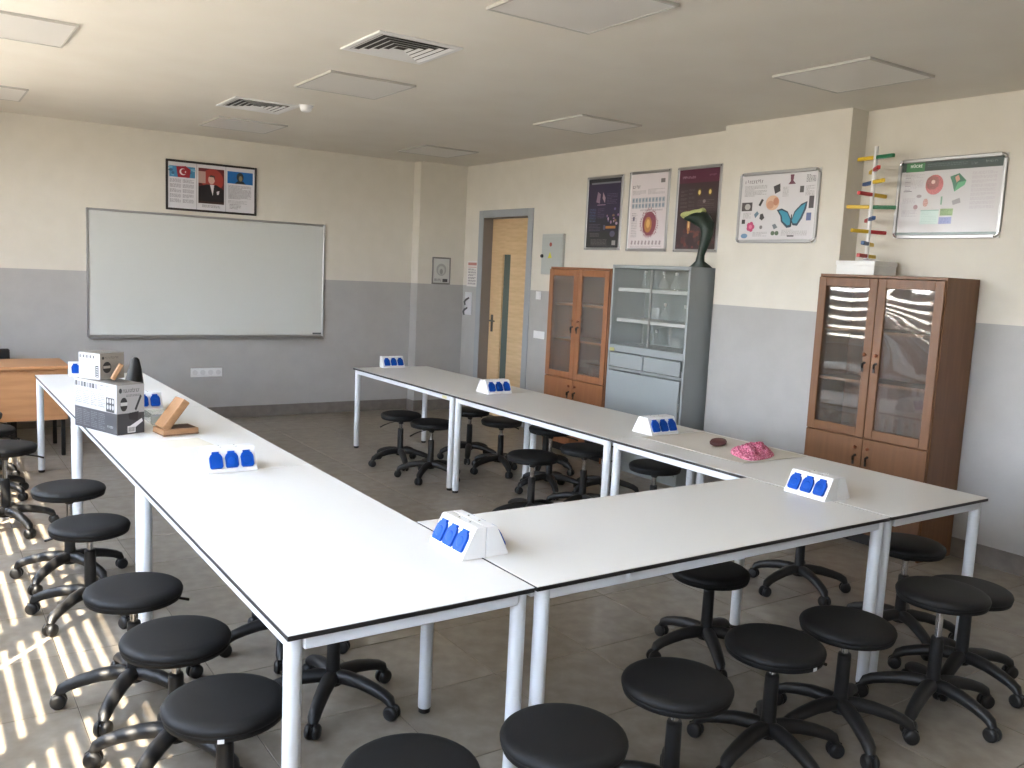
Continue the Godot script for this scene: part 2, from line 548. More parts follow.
func build_ceiling_things() -> void:
	var housing := tool()
	ring_frame(housing, 0.615, 0.65, 0.014, -0.014, 0.0, 0.001)
	var hm := housing.commit()
	var dm := boxed(Vector3(0, 0, -0.006), Vector3(0.588, 0.623, 0.012), 0.001).commit()
	var diffuser := matte(rgb(216, 214, 210), 0.3)
	var where := {
		"in the top left corner of the photo": Vector2(0.5, -5.83), "over the teacher's desk": Vector2(0.5, -8.29),
		"just before the framed print": Vector2(2.575, -8.32), "between the two air vents": Vector2(2.575, -5.85),
		"at the far end, before the corner pillar": Vector2(4.63, -8.35), "before the purple and white charts": Vector2(4.61, -5.83),
		"cut by the top edge of the photo": Vector2(2.585, -3.365), "before the butterfly chart": Vector2(4.57, -3.33)}
	for k: String in where:
		var p: Vector2 = where[k]
		var o := thing("ceiling_panel_light", "square white ceiling light panel, switched off, " + k, "ceiling light", Vector3(p.x, CEIL, p.y), 0, "square ceiling lights")
		var a := part("housing", hm, matte(rgb(180, 178, 172), 0.4), o)
		var b := part("diffuser", dm, diffuser, o)
		a.rotation.x = -PI / 2
		b.rotation.x = -PI / 2
	# air diffusers: a square frame with louvres on four sides
	var spots := {"larger in the photo, above the middle of the room": Vector2(2.337, -4.68), "smaller in the photo, beside the smoke detector": Vector2(2.343, -7.2)}
	var dark := matte(rgb(52, 50, 47), 0.8)
	for k: String in spots:
		var p: Vector2 = spots[k]
		var o := thing("ceiling_air_vent", "square louvred air vent, " + k, "vent", Vector3(p.x, CEIL, p.y), 0, "ceiling air vents")
		part("duct", boxed(Vector3(0, -0.0015, 0), Vector3(0.46, 0.003, 0.46)), dark, o)
		var f := tool()
		for s: int in [-1, 1]:
			box(f, Vector3(s * 0.24, -0.005, 0), Vector3(0.034, 0.01, 0.514), 0.003)
			box(f, Vector3(0, -0.005, s * 0.24), Vector3(0.446, 0.01, 0.034), 0.003)
		part("frame", f, M.white_plastic, o)
		for i in 5:
			var r := 0.202 - i * 0.042
			for side in 4:
				var st := tool()
				var q := Basis(Vector3.UP, side * PI / 2)
				# each louvre slopes outwards and down
				var pts := [Vector3(-r, -0.003, r), Vector3(r, -0.003, r), Vector3(r + 0.018, -0.009, r + 0.018), Vector3(-r - 0.018, -0.009, r + 0.018)]
				var v := []
				for u: Vector3 in pts:
					v.append(q * u)
				flat(st, v[0], v[1], v[2], v[3], q * Vector3(0, -1, -1))
				var low := Vector3(0, -0.0014, 0)
				flat(st, v[0] + low, v[1] + low, v[2] + low, v[3] + low, q * Vector3(0, 1, 1))
				flat(st, v[3], v[2], v[2] + low, v[3] + low, q * Vector3(0, -1, 1))
				part("louvre", st, M.white_plastic, o)
	var sd := thing("smoke_detector", "small round white smoke detector on the ceiling", "smoke detector", Vector3(2.63, CEIL, -6.9))
	part("base", lathed([Vector2(0, -0.012), Vector2(0.055, -0.012), Vector2(0.055, -0.012), Vector2(0.06, 0.0), Vector2(0.06, 0), Vector2(0, 0)]), M.white_plastic, sd)
	part("dome", lathed([Vector2(0, -0.05), Vector2(0.022, -0.05), Vector2(0.036, -0.044), Vector2(0.045, -0.03), Vector2(0.047, -0.012)]), M.white_plastic, sd)

func build_door_and_wall_things() -> void:
	# door: local x along the wall, z out of the wall
	var d := setting("door_1", "oak door with a narrow glass slot in a grey steel frame", Vector3(WALL_R, 0, -8.40), -PI / 2)
	var f := tool()
	for s: int in [-1, 1]:
		box(f, Vector3(s * 0.498, 1.195, 0.006), Vector3(0.096, 2.39, 0.016), 0.004)
	box(f, Vector3(0, 2.348, 0.006), Vector3(0.9, 0.085, 0.016), 0.004)
	part("frame", f, M.frame_grey, d)
	var j := tool()
	for s: int in [-1, 1]:
		box(j, Vector3(s * 0.458, 1.155, -0.06), Vector3(0.016, 2.31, 0.13))
	box(j, Vector3(0, 2.313, -0.06), Vector3(0.9, 0.016, 0.13))
	part("jamb", j, M.jamb, d)
	var zl := -0.14
	var leaf := tool()
	var gx := -0.125
	var gy0 := 0.42
	var gy1 := 1.895
	# boards round the slot
	box(leaf, Vector3((-0.445 - 0.078 + gx) / 2 - 0.0, 1.15, zl), Vector3(-0.078 + gx + 0.445, 2.3, 0.04), 0.002)
	box(leaf, Vector3((0.445 + 0.078 + gx) / 2, 1.15, zl), Vector3(0.445 - 0.078 - gx, 2.3, 0.04), 0.002)
	box(leaf, Vector3(gx, gy0 / 2, zl), Vector3(0.156, gy0, 0.04), 0.0)
	box(leaf, Vector3(gx, (gy1 + 2.3) / 2, zl), Vector3(0.156, 2.3 - gy1, 0.04), 0.0)
	part("leaf", leaf, M.oak, d)
	part("glass_slot", boxed(Vector3(gx, (gy0 + gy1) / 2, zl - 0.008), Vector3(0.156, gy1 - gy0, 0.012)), M.slot_glass, d)
	var hd := tool()
	box(hd, Vector3(-0.375, 1.09, zl + 0.024), Vector3(0.04, 0.2, 0.008), 0.003)
	tube(hd, [Vector3(-0.375, 1.12, zl + 0.02), Vector3(-0.375, 1.12, zl + 0.06), Vector3(-0.36, 1.12, zl + 0.068), Vector3(-0.26, 1.12, zl + 0.068)], [0.009, 0.009, 0.009, 0.008])
	part("handle", hd, matte(rgb(70, 68, 66), 0.3, 0.8), d)

	# whiteboard
	var wb := thing("whiteboard", "large whiteboard in an aluminium frame on the back wall", "whiteboard", Vector3(2.63, 1.497, WALL_B))
	part("panel", boxed(Vector3(0, 0, 0.008), Vector3(2.4, 1.225, 0.014)), M.board, wb)
	var wf := tool()
	ring_frame(wf, 2.425, 1.245, 0.022, 0.0, 0.022, 0.004)
	part("frame", wf, M.alu, wb)
	part("pen_tray", boxed(Vector3(0, -0.625, 0.035), Vector3(2.40, 0.022, 0.06), 0.005), M.alu, wb)
	part("corner_plate", boxed(Vector3(1.135, -0.585, 0.0165), Vector3(0.1, 0.02, 0.003)), matte(rgb(90, 90, 92), 0.4), wb)

	# strip of sockets under the board
	var sk := thing("wall_socket_strip", "white strip of four sockets low on the back wall", "socket", Vector3(2.558, 0.5, WALL_B))
	part("plate", boxed(Vector3(0, 0, 0.006), Vector3(0.325, 0.095, 0.012), 0.004), M.white_plastic, sk)
	for k in 4:
		part("socket", lathed([Vector2(0, 0.004), Vector2(0.02, 0.004), Vector2(0.02, 0.004), Vector2(0.026, 0.006), Vector2(0.026, 0)], 20, turned_x(PI / 2), Vector3(-0.12 + k * 0.08, 0, 0.011)), matte(rgb(206, 206, 206), 0.4), sk)

	# things round the door
	var nt := thing("framed_notice", "small grey framed notice with a drawing on the corner pillar", "notice", Vector3(5.243, 1.673, -9.27))
	var im := page(60, 80, rgb(196, 196, 192))
	oval(im, 30, 36, 18, 20, rgb(160, 160, 158))
	oval(im, 30, 38, 12, 14, rgb(186, 186, 183))
	oval(im, 30, 42, 6, 9, rgb(140, 140, 138))
	r_(im, 36, 66, 18, 10, rgb(50, 50, 50))
	lines(im, 6, 66, 26, 10, 3, rgb(120, 120, 120))
	part("print", sheet(0.225, 0.29, Vector3(0, 0, 0.0065)), picture(im, 0.4), nt)
	part("backing", boxed(Vector3(0, 0, 0.003), Vector3(0.24, 0.31, 0.006)), M.black, nt)
	var nf := tool()
	ring_frame(nf, 0.25, 0.32, 0.018, 0.0, 0.014)
	part("frame", nf, matte(rgb(120, 118, 114), 0.4, 0.5), nt)

	var pn := thing("paper_notice", "white paper sheet with a red heading beside the door", "notice", Vector3(WALL_R, 1.656, -9.07), -PI / 2)
	im = page(56, 80, rgb(214, 210, 206))
	r_(im, 4, 4, 48, 9, rgb(176, 120, 112))
	r_(im, 4, 18, 48, 2, rgb(186, 140, 130))
	for k in 6:
		lines(im, 6, 24 + k * 9, 44, 6, 3, rgb(120, 116, 116))
	part("print", sheet(0.225, 0.295, Vector3(0, 0, 0.003)), picture(im, 0.7), pn)
	part("backing", boxed(Vector3(0, 0, 0.0012), Vector3(0.23, 0.3, 0.0024)), M.white_plastic, pn)

	var hk := thing("wall_hook_rack", "pale grey wall bracket with dark clips under the paper notice", "bracket", Vector3(WALL_R, 1.3, -9.125), -PI / 2)
	part("plate", boxed(Vector3(0, 0, 0.006), Vector3(0.15, 0.27, 0.012), 0.006), matte(rgb(196, 197, 200), 0.4), hk)
	for k in 2:
		var c := tool()
		tube(c, [Vector3(0.02 - k * 0.03, 0.07 - k * 0.12, 0.01), Vector3(0.0 - k * 0.03, 0.045 - k * 0.12, 0.04), Vector3(-0.02 - k * 0.02, 0.02 - k * 0.12, 0.05), Vector3(-0.03 - k * 0.01, -0.02 - k * 0.12, 0.035)], [0.01, 0.012, 0.011, 0.008])
		part("clip", c, matte(rgb(86, 86, 88), 0.4), hk)

	var fb := thing("fuse_box", "grey steel fuse box with warning stickers beside the door", "fuse box", Vector3(WALL_R, 1.9, -7.455), -PI / 2)
	part("case", boxed(Vector3(0, 0, 0.018), Vector3(0.36, 0.42, 0.036), 0.004), matte(rgb(176, 178, 175), 0.4), fb)
	part("door", boxed(Vector3(0, -0.012, 0.039), Vector3(0.335, 0.375, 0.006), 0.002), matte(rgb(170, 174, 171), 0.4), fb)
	var w3 := tool()
	prism(w3, PackedVector2Array([Vector2(-0.035, -0.03), Vector2(0.035, -0.03), Vector2(0, 0.035)]), 0, 0.001, Basis(), Vector3(-0.02, -0.01, 0.0425))
	part("warning_triangle", w3, matte(rgb(206, 200, 60), 0.5), fb)
	part("round_sticker", lathed([Vector2(0, 0.001), Vector2(0.022, 0.001), Vector2(0.022, 0.001), Vector2(0.022, 0)], 18, turned_x(PI / 2), Vector3(-0.015, 0.1, 0.042)), matte(rgb(150, 70, 56), 0.5), fb)
	var kn := tool()
	rod(kn, Vector3(-0.15, -0.02, 0.042), 0.018, 0, 0.02, 16, 0.003, turned_x(PI / 2))
	part("lock", kn, M.black, fb)

	var sw := thing("light_switch", "white light switch between the door and the wooden cabinet", "switch", Vector3(WALL_R, 1.463, -7.696), -PI / 2)
	part("plate", boxed(Vector3(0, 0, 0.005), Vector3(0.085, 0.085, 0.01), 0.003), M.white_plastic, sw)
	part("rocker", boxed(Vector3(0, 0, 0.011), Vector3(0.055, 0.055, 0.006), 0.002, turned_x(0.06)), M.white_plastic, sw)
	var s2 := thing("wall_socket", "wide white double socket below the light switch", "socket", Vector3(WALL_R, 1.045, -7.65), -PI / 2)
	part("plate", boxed(Vector3(0, 0, 0.006), Vector3(0.19, 0.08, 0.012), 0.004), M.white_plastic, s2)
	for s: int in [-1, 1]:
		part("socket", lathed([Vector2(0, 0.003), Vector2(0.02, 0.003), Vector2(0.02, 0.003), Vector2(0.026, 0.005), Vector2(0.026, 0)], 18, turned_x(PI / 2), Vector3(s * 0.045, 0, 0.011)), M.white_plastic, s2)

# ------------------------------------------------------------------ charts and the framed print
func chart(called: String, label: String, at: Vector3, turn: float, w: float, h: float, im: Image, round_ := false) -> Node3D:
	var o := thing(called, label, "poster", at, turn)
	part("backing", boxed(Vector3(0, 0, 0.004), Vector3(w - 0.01, h - 0.01, 0.008)), M.white_plastic, o)
	var bar := 0.026
	var gloss := picture(im, 0.35)
	gloss.clearcoat_enabled = true
	gloss.clearcoat = 0.35
	gloss.clearcoat_roughness = 0.12
	part("print", sheet(w - 2 * bar + 0.004, h - 2 * bar + 0.004, Vector3(0, 0, 0.0095)), gloss, o)
	var f := tool()
	if not round_:
		ring_frame(f, w, h, bar, 0.0, 0.016, 0.005)
		part("frame", f, M.alu, o)
		for sx: int in [-1, 1]:
			for sy: int in [-1, 1]:
				part("corner_screw", lathed([Vector2(0, 0.002), Vector2(0.004, 0.002), Vector2(0.005, 0)], 10, turned_x(PI / 2), Vector3(sx * (w - bar) / 2, sy * (h - bar) / 2, 0.016)), M.black_plastic, o)
	else:
		# rounded corners: bars and quarter rings
		var r := 0.035
		for s: int in [-1, 1]:
			box(f, Vector3(s * (w - bar) / 2, 0, 0.009), Vector3(bar, h - 2 * r, 0.018), 0.006)
			box(f, Vector3(0, s * (h - bar) / 2, 0.009), Vector3(w - 2 * r, bar, 0.018), 0.006)
		part("frame", f, M.alu, o)
		for sx: int in [-1, 1]:
			for sy: int in [-1, 1]:
				var g := tool()
				var pts := []
				var rad := []
				for k in 7:
					var a := PI / 2 * k / 6.0
					pts.append(Vector3(sx * (w / 2 - r + (r - bar / 2) * cos(a)), sy * (h / 2 - r + (r - bar / 2) * sin(a)), 0.0105))
					rad.append(bar / 2)
				tube(g, pts, rad, 10, 0.8)
				part("corner", g, M.chrome, o)
	return o

func build_posters() -> void:
	var im: Image
	# dark purple chart
	im = page(200, 268, rgb(44, 36, 64))
	r_(im, 0, 0, 200, 18, rgb(34, 36, 42))
	r_(im, 18, 14, 175, 7, rgb(120, 124, 130))
	r_(im, 0, 150, 200, 118, rgb(36, 34, 48))
	r_(im, 0, 205, 200, 63, rgb(38, 38, 42))
	shape(im, [Vector2(60, 50), Vector2(78, 60), Vector2(74, 96), Vector2(52, 90)], rgb(140, 120, 136))
	shape(im, [Vector2(92, 52), Vector2(108, 74), Vector2(106, 96), Vector2(90, 76)], rgb(160, 140, 146))
	r_(im, 60, 100, 50, 3, rgb(150, 130, 150))
	lines(im, 118, 60, 62, 40, 6, rgb(96, 92, 116))
	lines(im, 14, 116, 40, 50, 6, rgb(76, 108, 142), 2)
	lines(im, 66, 116, 40, 40, 7, rgb(90, 84, 110))
	for k in 14:
		oval(im, rng.randf_range(118, 190), rng.randf_range(115, 178), rng.randf_range(3, 8), rng.randf_range(3, 7), [rgb(150, 120, 150), rgb(120, 100, 80), rgb(96, 92, 130), rgb(170, 150, 168)][k % 4])
	r_(im, 118, 184, 60, 10, rgb(176, 120, 62))
	r_(im, 104, 180, 12, 18, rgb(90, 88, 112))
	lines(im, 16, 176, 70, 26, 6, rgb(92, 90, 108))
	lines(im, 22, 212, 60, 16, 5, rgb(110, 110, 112))
	lines(im, 30, 236, 100, 26, 5, rgb(112, 112, 110), 2)
	oval(im, 160, 214, 16, 12, rgb(84, 84, 108))
	r_(im, 160, 240, 22, 18, rgb(150, 150, 146))
	chart("dark_wall_chart", "dark purple science chart above the wooden cabinet, in silver frame", Vector3(WALL_R, 2.30, -6.69), -PI / 2, 0.535, 0.705, im)
	# virus chart
	im = page(200, 268, rgb(214, 206, 208))
	word(im, 12, 38, 44, 14, rgb(90, 86, 90))
	r_(im, 162, 22, 22, 14, rgb(110, 106, 108))
	lines(im, 12, 60, 74, 16, 4, rgb(170, 164, 166))
	lines(im, 96, 56, 90, 20, 4, rgb(170, 164, 166))
	for i in 10:
		for j in 2:
			r_(im, 12 + i * 18, 86 + j * 20, 14, 17, rgb(158, 166, 174))
			r_(im, 15 + i * 18, 90 + j * 20, 6, 8, rgb(118, 134, 150))
	for k in 40:
		var a := TAU * k / 40.0
		var c := Vector2(112, 178)
		var e := Vector2(cos(a) * 50, sin(a) * 56) * rng.randf_range(0.92, 1.1)
		shape(im, [c + e, c + e * 0.8 + Vector2(-e.y, e.x) * 0.05, c + e * 0.8 - Vector2(-e.y, e.x) * 0.05], rgb(138, 84, 96))
	oval(im, 112, 178, 37, 43, rgb(122, 60, 78), 0.25, rgb(150, 92, 92))
	oval(im, 106, 182, 20, 28, rgb(186, 136, 74), 0.3, rgb(148, 92, 60))
	oval(im, 106, 178, 10, 16, rgb(214, 172, 104))
	lines(im, 14, 140, 32, 90, 6, rgb(150, 144, 148))
	oval(im, 26, 160, 5, 8, rgb(92, 88, 108))
	lines(im, 60, 128, 120, 6, 3, rgb(160, 154, 156))
	for k in 9:
		shape(im, [Vector2(16 + k * 19, 252), Vector2(20 + k * 19, 238), Vector2(28 + k * 19, 240), Vector2(26 + k * 19, 254)], rgb(158, 146, 150))
	lines(im, 14, 258, 170, 6, 4, rgb(170, 164, 166))
	chart("virus_wall_chart", "white science chart with a spiky maroon virus, in silver frame", Vector3(WALL_R, 2.301, -6.068), -PI / 2, 0.535, 0.722, im)
	# maroon chart
	im = page(200, 268, rgb(58, 42, 46))
	r_(im, 0, 0, 200, 46, rgb(84, 34, 56))
	word(im, 18, 22, 62, 9, rgb(230, 214, 222))
	word(im, 150, 20, 34, 6, rgb(156, 120, 136))
	for k in 6:
		lines(im, 14, 70 + k * 13, 34, 8, 4, rgb(96, 88, 88))
		lines(im, 54, 66 + k * 13, 30, 9, 4, rgb(86, 80, 82))
	for x: float in [106, 158]:
		oval(im, x, 78, 11, 13, rgb(92, 74, 34))
		oval(im, x, 78, 6, 8, rgb(236, 214, 130))
	lines(im, 100, 104, 80, 20, 6, rgb(92, 84, 86))
	oval(im, 132, 108, 7, 6, rgb(130, 120, 122))
	lines(im, 40, 136, 60, 10, 5, rgb(128, 92, 62))
	lines(im, 108, 130, 76, 70, 8, rgb(80, 70, 72))
	oval(im, 62, 190, 9, 26, rgb(158, 108, 62))
	oval(im, 62, 182, 4, 14, rgb(214, 180, 118))
	for k in 30:
		oval(im, rng.randf_range(10, 190), rng.randf_range(205, 262), rng.randf_range(3, 12), rng.randf_range(3, 9), [rgb(88, 50, 48), rgb(100, 56, 50), rgb(76, 44, 48), rgb(72, 52, 56)][k % 4])
	chart("maroon_wall_chart", "dark maroon science chart behind the green model, in silver frame", Vector3(WALL_R, 2.299, -5.455), -PI / 2, 0.515, 0.722, im)
	# butterfly chart
	im = page(300, 212, rgb(206, 204, 206))
	word(im, 14, 14, 74, 13, rgb(86, 84, 88))
	lines(im, 14, 34, 92, 34, 4, rgb(158, 156, 158))
	shape(im, [Vector2(132, 40), Vector2(158, 32), Vector2(160, 56), Vector2(140, 64)], rgb(54, 50, 52))
	shape(im, [Vector2(196, 6), Vector2(210, 6), Vector2(208, 26), Vector2(218, 36), Vector2(190, 36), Vector2(198, 26)], rgb(98, 52, 64))
	r_(im, 236, 44, 15, 20, rgb(84, 82, 82))
	lines(im, 258, 10, 36, 24, 4, rgb(110, 108, 112), 2)
	lines(im, 258, 44, 34, 30, 4, rgb(160, 158, 160))
	r_(im, 6, 88, 44, 28, rgb(72, 66, 66))
	oval(im, 30, 102, 12, 10, rgb(176, 172, 168))
	shape(im, [Vector2(88, 78), Vector2(96, 82), Vector2(84, 102), Vector2(76, 98)], rgb(48, 46, 48))
	oval(im, 132, 92, 27, 24, rgb(206, 168, 140))
	oval(im, 124, 98, 14, 13, rgb(188, 140, 112))
	oval(im, 146, 88, 11, 13, rgb(180, 124, 96))
	r_(im, 274, 76, 18, 38, rgb(76, 74, 78))
	# wings
	shape(im, [Vector2(212, 152), Vector2(222, 122), Vector2(246, 100), Vector2(268, 92), Vector2(266, 114), Vector2(252, 146), Vector2(236, 168), Vector2(218, 166)], rgb(40, 62, 78))
	shape(im, [Vector2(214, 150), Vector2(226, 124), Vector2(246, 106), Vector2(262, 98), Vector2(258, 116), Vector2(246, 142), Vector2(234, 160), Vector2(220, 160)], rgb(54, 140, 166))
	shape(im, [Vector2(212, 148), Vector2(196, 122), Vector2(172, 112), Vector2(152, 116), Vector2(168, 136), Vector2(172, 154), Vector2(196, 174), Vector2(212, 172)], rgb(40, 62, 78))
	shape(im, [Vector2(208, 148), Vector2(194, 126), Vector2(174, 118), Vector2(160, 119), Vector2(174, 136), Vector2(178, 152), Vector2(198, 166), Vector2(208, 164)], rgb(54, 140, 166))
	r_(im, 210, 132, 4, 38, rgb(36, 34, 38))
	for k in 5:
		var a := TAU * k / 5.0
		oval(im, 48 + cos(a) * 9, 168 + sin(a) * 9, 8, 8, rgb(186, 72, 110))
	oval(im, 48, 168, 7, 7, rgb(214, 120, 150))
	shape(im, [Vector2(60, 128), Vector2(72, 118), Vector2(80, 126), Vector2(66, 140)], rgb(96, 120, 136))
	shape(im, [Vector2(86, 128), Vector2(96, 126), Vector2(104, 140), Vector2(94, 148), Vector2(84, 142)], rgb(54, 52, 54))
	r_(im, 10, 144, 14, 14, rgb(48, 46, 48))
	r_(im, 268, 128, 18, 24, rgb(90, 104, 148))
	shape(im, [Vector2(138, 164), Vector2(150, 160), Vector2(160, 172), Vector2(146, 178)], rgb(112, 120, 126))
	oval(im, 142, 190, 8, 7, rgb(86, 104, 84))
	oval(im, 158, 190, 8, 7, rgb(86, 104, 84))
	oval(im, 92, 170, 6, 6, rgb(120, 118, 118))
	oval(im, 24, 198, 14, 8, rgb(104, 138, 172))
	lines(im, 14, 122, 34, 18, 4, rgb(164, 162, 164))
	lines(im, 60, 186, 60, 16, 4, rgb(168, 166, 168))
	lines(im, 176, 180, 100, 20, 4, rgb(168, 166, 168))
	r_(im, 200, 198, 26, 4, rgb(70, 68, 70))
	lines(im, 170, 44, 24, 30, 4, rgb(166, 164, 166))
	chart("butterfly_wall_chart", "white chart with a large blue butterfly, in rounded silver frame", Vector3(PILLAR, 2.27, -4.466), -PI / 2, 0.745, 0.535, im, true)
	# cell chart
	im = page(300, 216, rgb(198, 196, 197))
	r_(im, 0, 0, 300, 27, rgb(50, 66, 62))
	r_(im, 14, 0, 58, 28, rgb(62, 118, 74))
	lines(im, 80, 8, 120, 10, 5, rgb(88, 104, 100))
	word(im, 250, 7, 36, 8, rgb(150, 162, 158))
	word(im, 210, 10, 18, 8, rgb(120, 134, 130))
	lines(im, 14, 36, 60, 44, 4, rgb(182, 176, 180))
	for k in 4:
		r_(im, 14, 44 + k * 12, 18, 2, rgb(146, 140, 146))
	r_(im, 12, 84, 26, 2, rgb(100, 96, 100))
	lines(im, 12, 106, 40, 16, 4, rgb(176, 170, 176))
	lines(im, 12, 142, 50, 20, 4, rgb(176, 170, 176))
	oval(im, 106, 68, 27, 29, rgb(196, 112, 112), 0.2, rgb(160, 84, 84))
	oval(im, 100, 62, 20, 20, rgb(170, 100, 96), 0.35, rgb(120, 90, 80))
	oval(im, 102, 60, 6, 6, rgb(220, 190, 180))
	shape(im, [Vector2(152, 48), Vector2(178, 40), Vector2(200, 62), Vector2(196, 74), Vector2(168, 92), Vector2(160, 66)], rgb(58, 112, 84))
	shape(im, [Vector2(166, 50), Vector2(176, 44), Vector2(182, 58), Vector2(172, 66)], rgb(196, 150, 130))
	shape(im, [Vector2(176, 66), Vector2(200, 62), Vector2(196, 74), Vector2(168, 92)], rgb(90, 160, 116))
	oval(im, 62, 100, 8, 5, rgb(150, 140, 142))
	oval(im, 54, 132, 7, 7, rgb(150, 120, 124))
	oval(im, 84, 120, 8, 12, rgb(196, 160, 152), 0.3, rgb(170, 120, 110))
	r_(im, 130, 104, 5, 24, rgb(120, 160, 136))
	shape(im, [Vector2(164, 118), Vector2(186, 110), Vector2(190, 124), Vector2(168, 130)], rgb(150, 148, 150))
	r_(im, 72, 142, 56, 42, rgb(186, 206, 200))
	r_(im, 72, 142, 56, 3, rgb(140, 172, 164))
	lines(im, 76, 150, 48, 30, 5, rgb(170, 192, 186))
	r_(im, 132, 140, 38, 20, rgb(140, 166, 116))
	r_(im, 130, 164, 38, 20, rgb(134, 142, 186))
	lines(im, 134, 168, 30, 14, 4, rgb(104, 112, 166), 2)
	lines(im, 134, 144, 32, 14, 4, rgb(112, 142, 92), 2)
	for k in 9:
		lines(im, 216, 38 + k * 12, 70, 9, 3, rgb(186, 180, 186))
	r_(im, 0, 208, 300, 8, rgb(112, 128, 124))
	var cell := chart("cell_wall_chart", "white chart with green heading and red round cell, in rounded silver frame", Vector3(WALL_R, 2.302, -3.248), -PI / 2, 0.725, 0.523, im, true)
	var tm := TextMesh.new()
	tm.text = "HÜCRE"
	var fnt := SystemFont.new()
	fnt.font_names = PackedStringArray(["Droid Sans"])
	fnt.font_weight = 700
	tm.font = fnt
	tm.font_size = 24
	tm.pixel_size = 0.0011
	tm.depth = 0.0008
	part("heading", tm, matte(rgb(214, 226, 214), 0.5), cell, Vector3(-0.235, 0.213, 0.0104))

	# framed triptych above the whiteboard
	im = page(364, 196, rgb(206, 204, 208))
	r_(im, 6, 18, 104, 46, rgb(66, 130, 170))
	for k in 12:
		oval(im, rng.randf_range(10, 106), rng.randf_range(22, 60), rng.randf_range(4, 10), rng.randf_range(3, 7), [rgb(110, 168, 200), rgb(50, 96, 132), rgb(150, 190, 208)][k % 3])
	shape(im, [Vector2(34, 20), Vector2(72, 16), Vector2(92, 30), Vector2(88, 64), Vector2(40, 64)], rgb(150, 30, 42))
	oval(im, 60, 40, 14, 14, rgb(222, 214, 214))
	oval(im, 64, 39, 11, 11, rgb(150, 30, 42))
	shape(im, [Vector2(70, 36), Vector2(74, 40), Vector2(72, 44), Vector2(68, 42)], rgb(222, 214, 214))
	for c in 2:
		for k in 5:
			lines(im, 8 + c * 52, 72 + k * 21, 46, 17, 4, rgb(132, 130, 134), 2)
	r_(im, 116, 0, 2, 196, rgb(150, 148, 152))
	r_(im, 238, 0, 2, 196, rgb(150, 148, 152))
	r_(im, 124, 16, 108, 150, rgb(96, 34, 36))
	oval(im, 182, 64, 46, 48, rgb(150, 52, 44))
	r_(im, 124, 30, 30, 50, rgb(170, 140, 130))
	shape(im, [Vector2(124, 96), Vector2(160, 84), Vector2(200, 84), Vector2(232, 104), Vector2(232, 166), Vector2(124, 166)], rgb(26, 22, 26))
	oval(im, 178, 62, 14, 19, rgb(200, 164, 146))
	shape(im, [Vector2(166, 50), Vector2(176, 42), Vector2(192, 46), Vector2(192, 64), Vector2(188, 52)], rgb(66, 50, 46))
	shape(im, [Vector2(172, 84), Vector2(190, 84), Vector2(184, 132)], rgb(214, 212, 216))
	shape(im, [Vector2(200, 112), Vector2(212, 108), Vector2(210, 124), Vector2(202, 126)], rgb(206, 204, 208))
	r_(im, 124, 156, 108, 10, rgb(60, 40, 36))
	lines(im, 140, 172, 76, 12, 4, rgb(120, 118, 122), 2)
	r_(im, 246, 18, 110, 52, rgb(20, 96, 160))
	oval(im, 300, 40, 15, 20, rgb(36, 40, 44))
	oval(im, 302, 46, 8, 12, rgb(128, 112, 78))
	shape(im, [Vector2(278, 70), Vector2(290, 58), Vector2(314, 58), Vector2(326, 70)], rgb(30, 34, 40))
	lines(im, 250, 78, 100, 60, 4, rgb(126, 124, 128), 2)
	lines(im, 250, 144, 84, 12, 5, rgb(150, 148, 152), 2)
	lines(im, 256, 160, 50, 24, 6, rgb(104, 102, 106), 2)
	var fp := thing("framed_print", "black framed triptych with red flag, portrait and text above the whiteboard", "picture", Vector3(2.607, 2.408, WALL_B))
	part("backing", boxed(Vector3(0, 0, 0.005), Vector3(0.9, 0.485, 0.01)), M.black, fp)
	part("print", sheet(0.875, 0.462, Vector3(0, 0, 0.0115)), picture(im, 0.3), fp)
	var ff := tool()
	ring_frame(ff, 0.915, 0.498, 0.021, 0.0, 0.022, 0.004)
	part("frame", ff, matte(rgb(34, 28, 28), 0.4), fp)

# ------------------------------------------------------------------ cabinets
# local axes: x along the wall, y up, z out from the wall
func knob_with_key(parent: Node3D, at: Vector3, key := true) -> void:
	var st := tool()
	lathe(st, at, [Vector2(0, 0.024), Vector2(0.009, 0.022), Vector2(0.013, 0.015), Vector2(0.007, 0.007), Vector2(0.007, 0)], 14, turned_x(PI / 2))
	var k := part("knob", st, matte(rgb(122, 66, 36), 0.35), parent)
	if key:
		var b := tool()
		rod(b, at + Vector3(0, -0.055, 0), 0.009, 0, 0.006, 14, 0.001, turned_x(PI / 2))
		box(b, at + Vector3(0, -0.055, 0.012), Vector3(0.0025, 0.008, 0.02))
		box(b, at + Vector3(0, -0.072, 0.023), Vector3(0.004, 0.032, 0.022), 0.0015)
		box(b, at + Vector3(0, -0.1, 0.02), Vector3(0.016, 0.026, 0.004), 0.0015)
		part("key", b, matte(rgb(26, 24, 24), 0.35, 0.3), k)

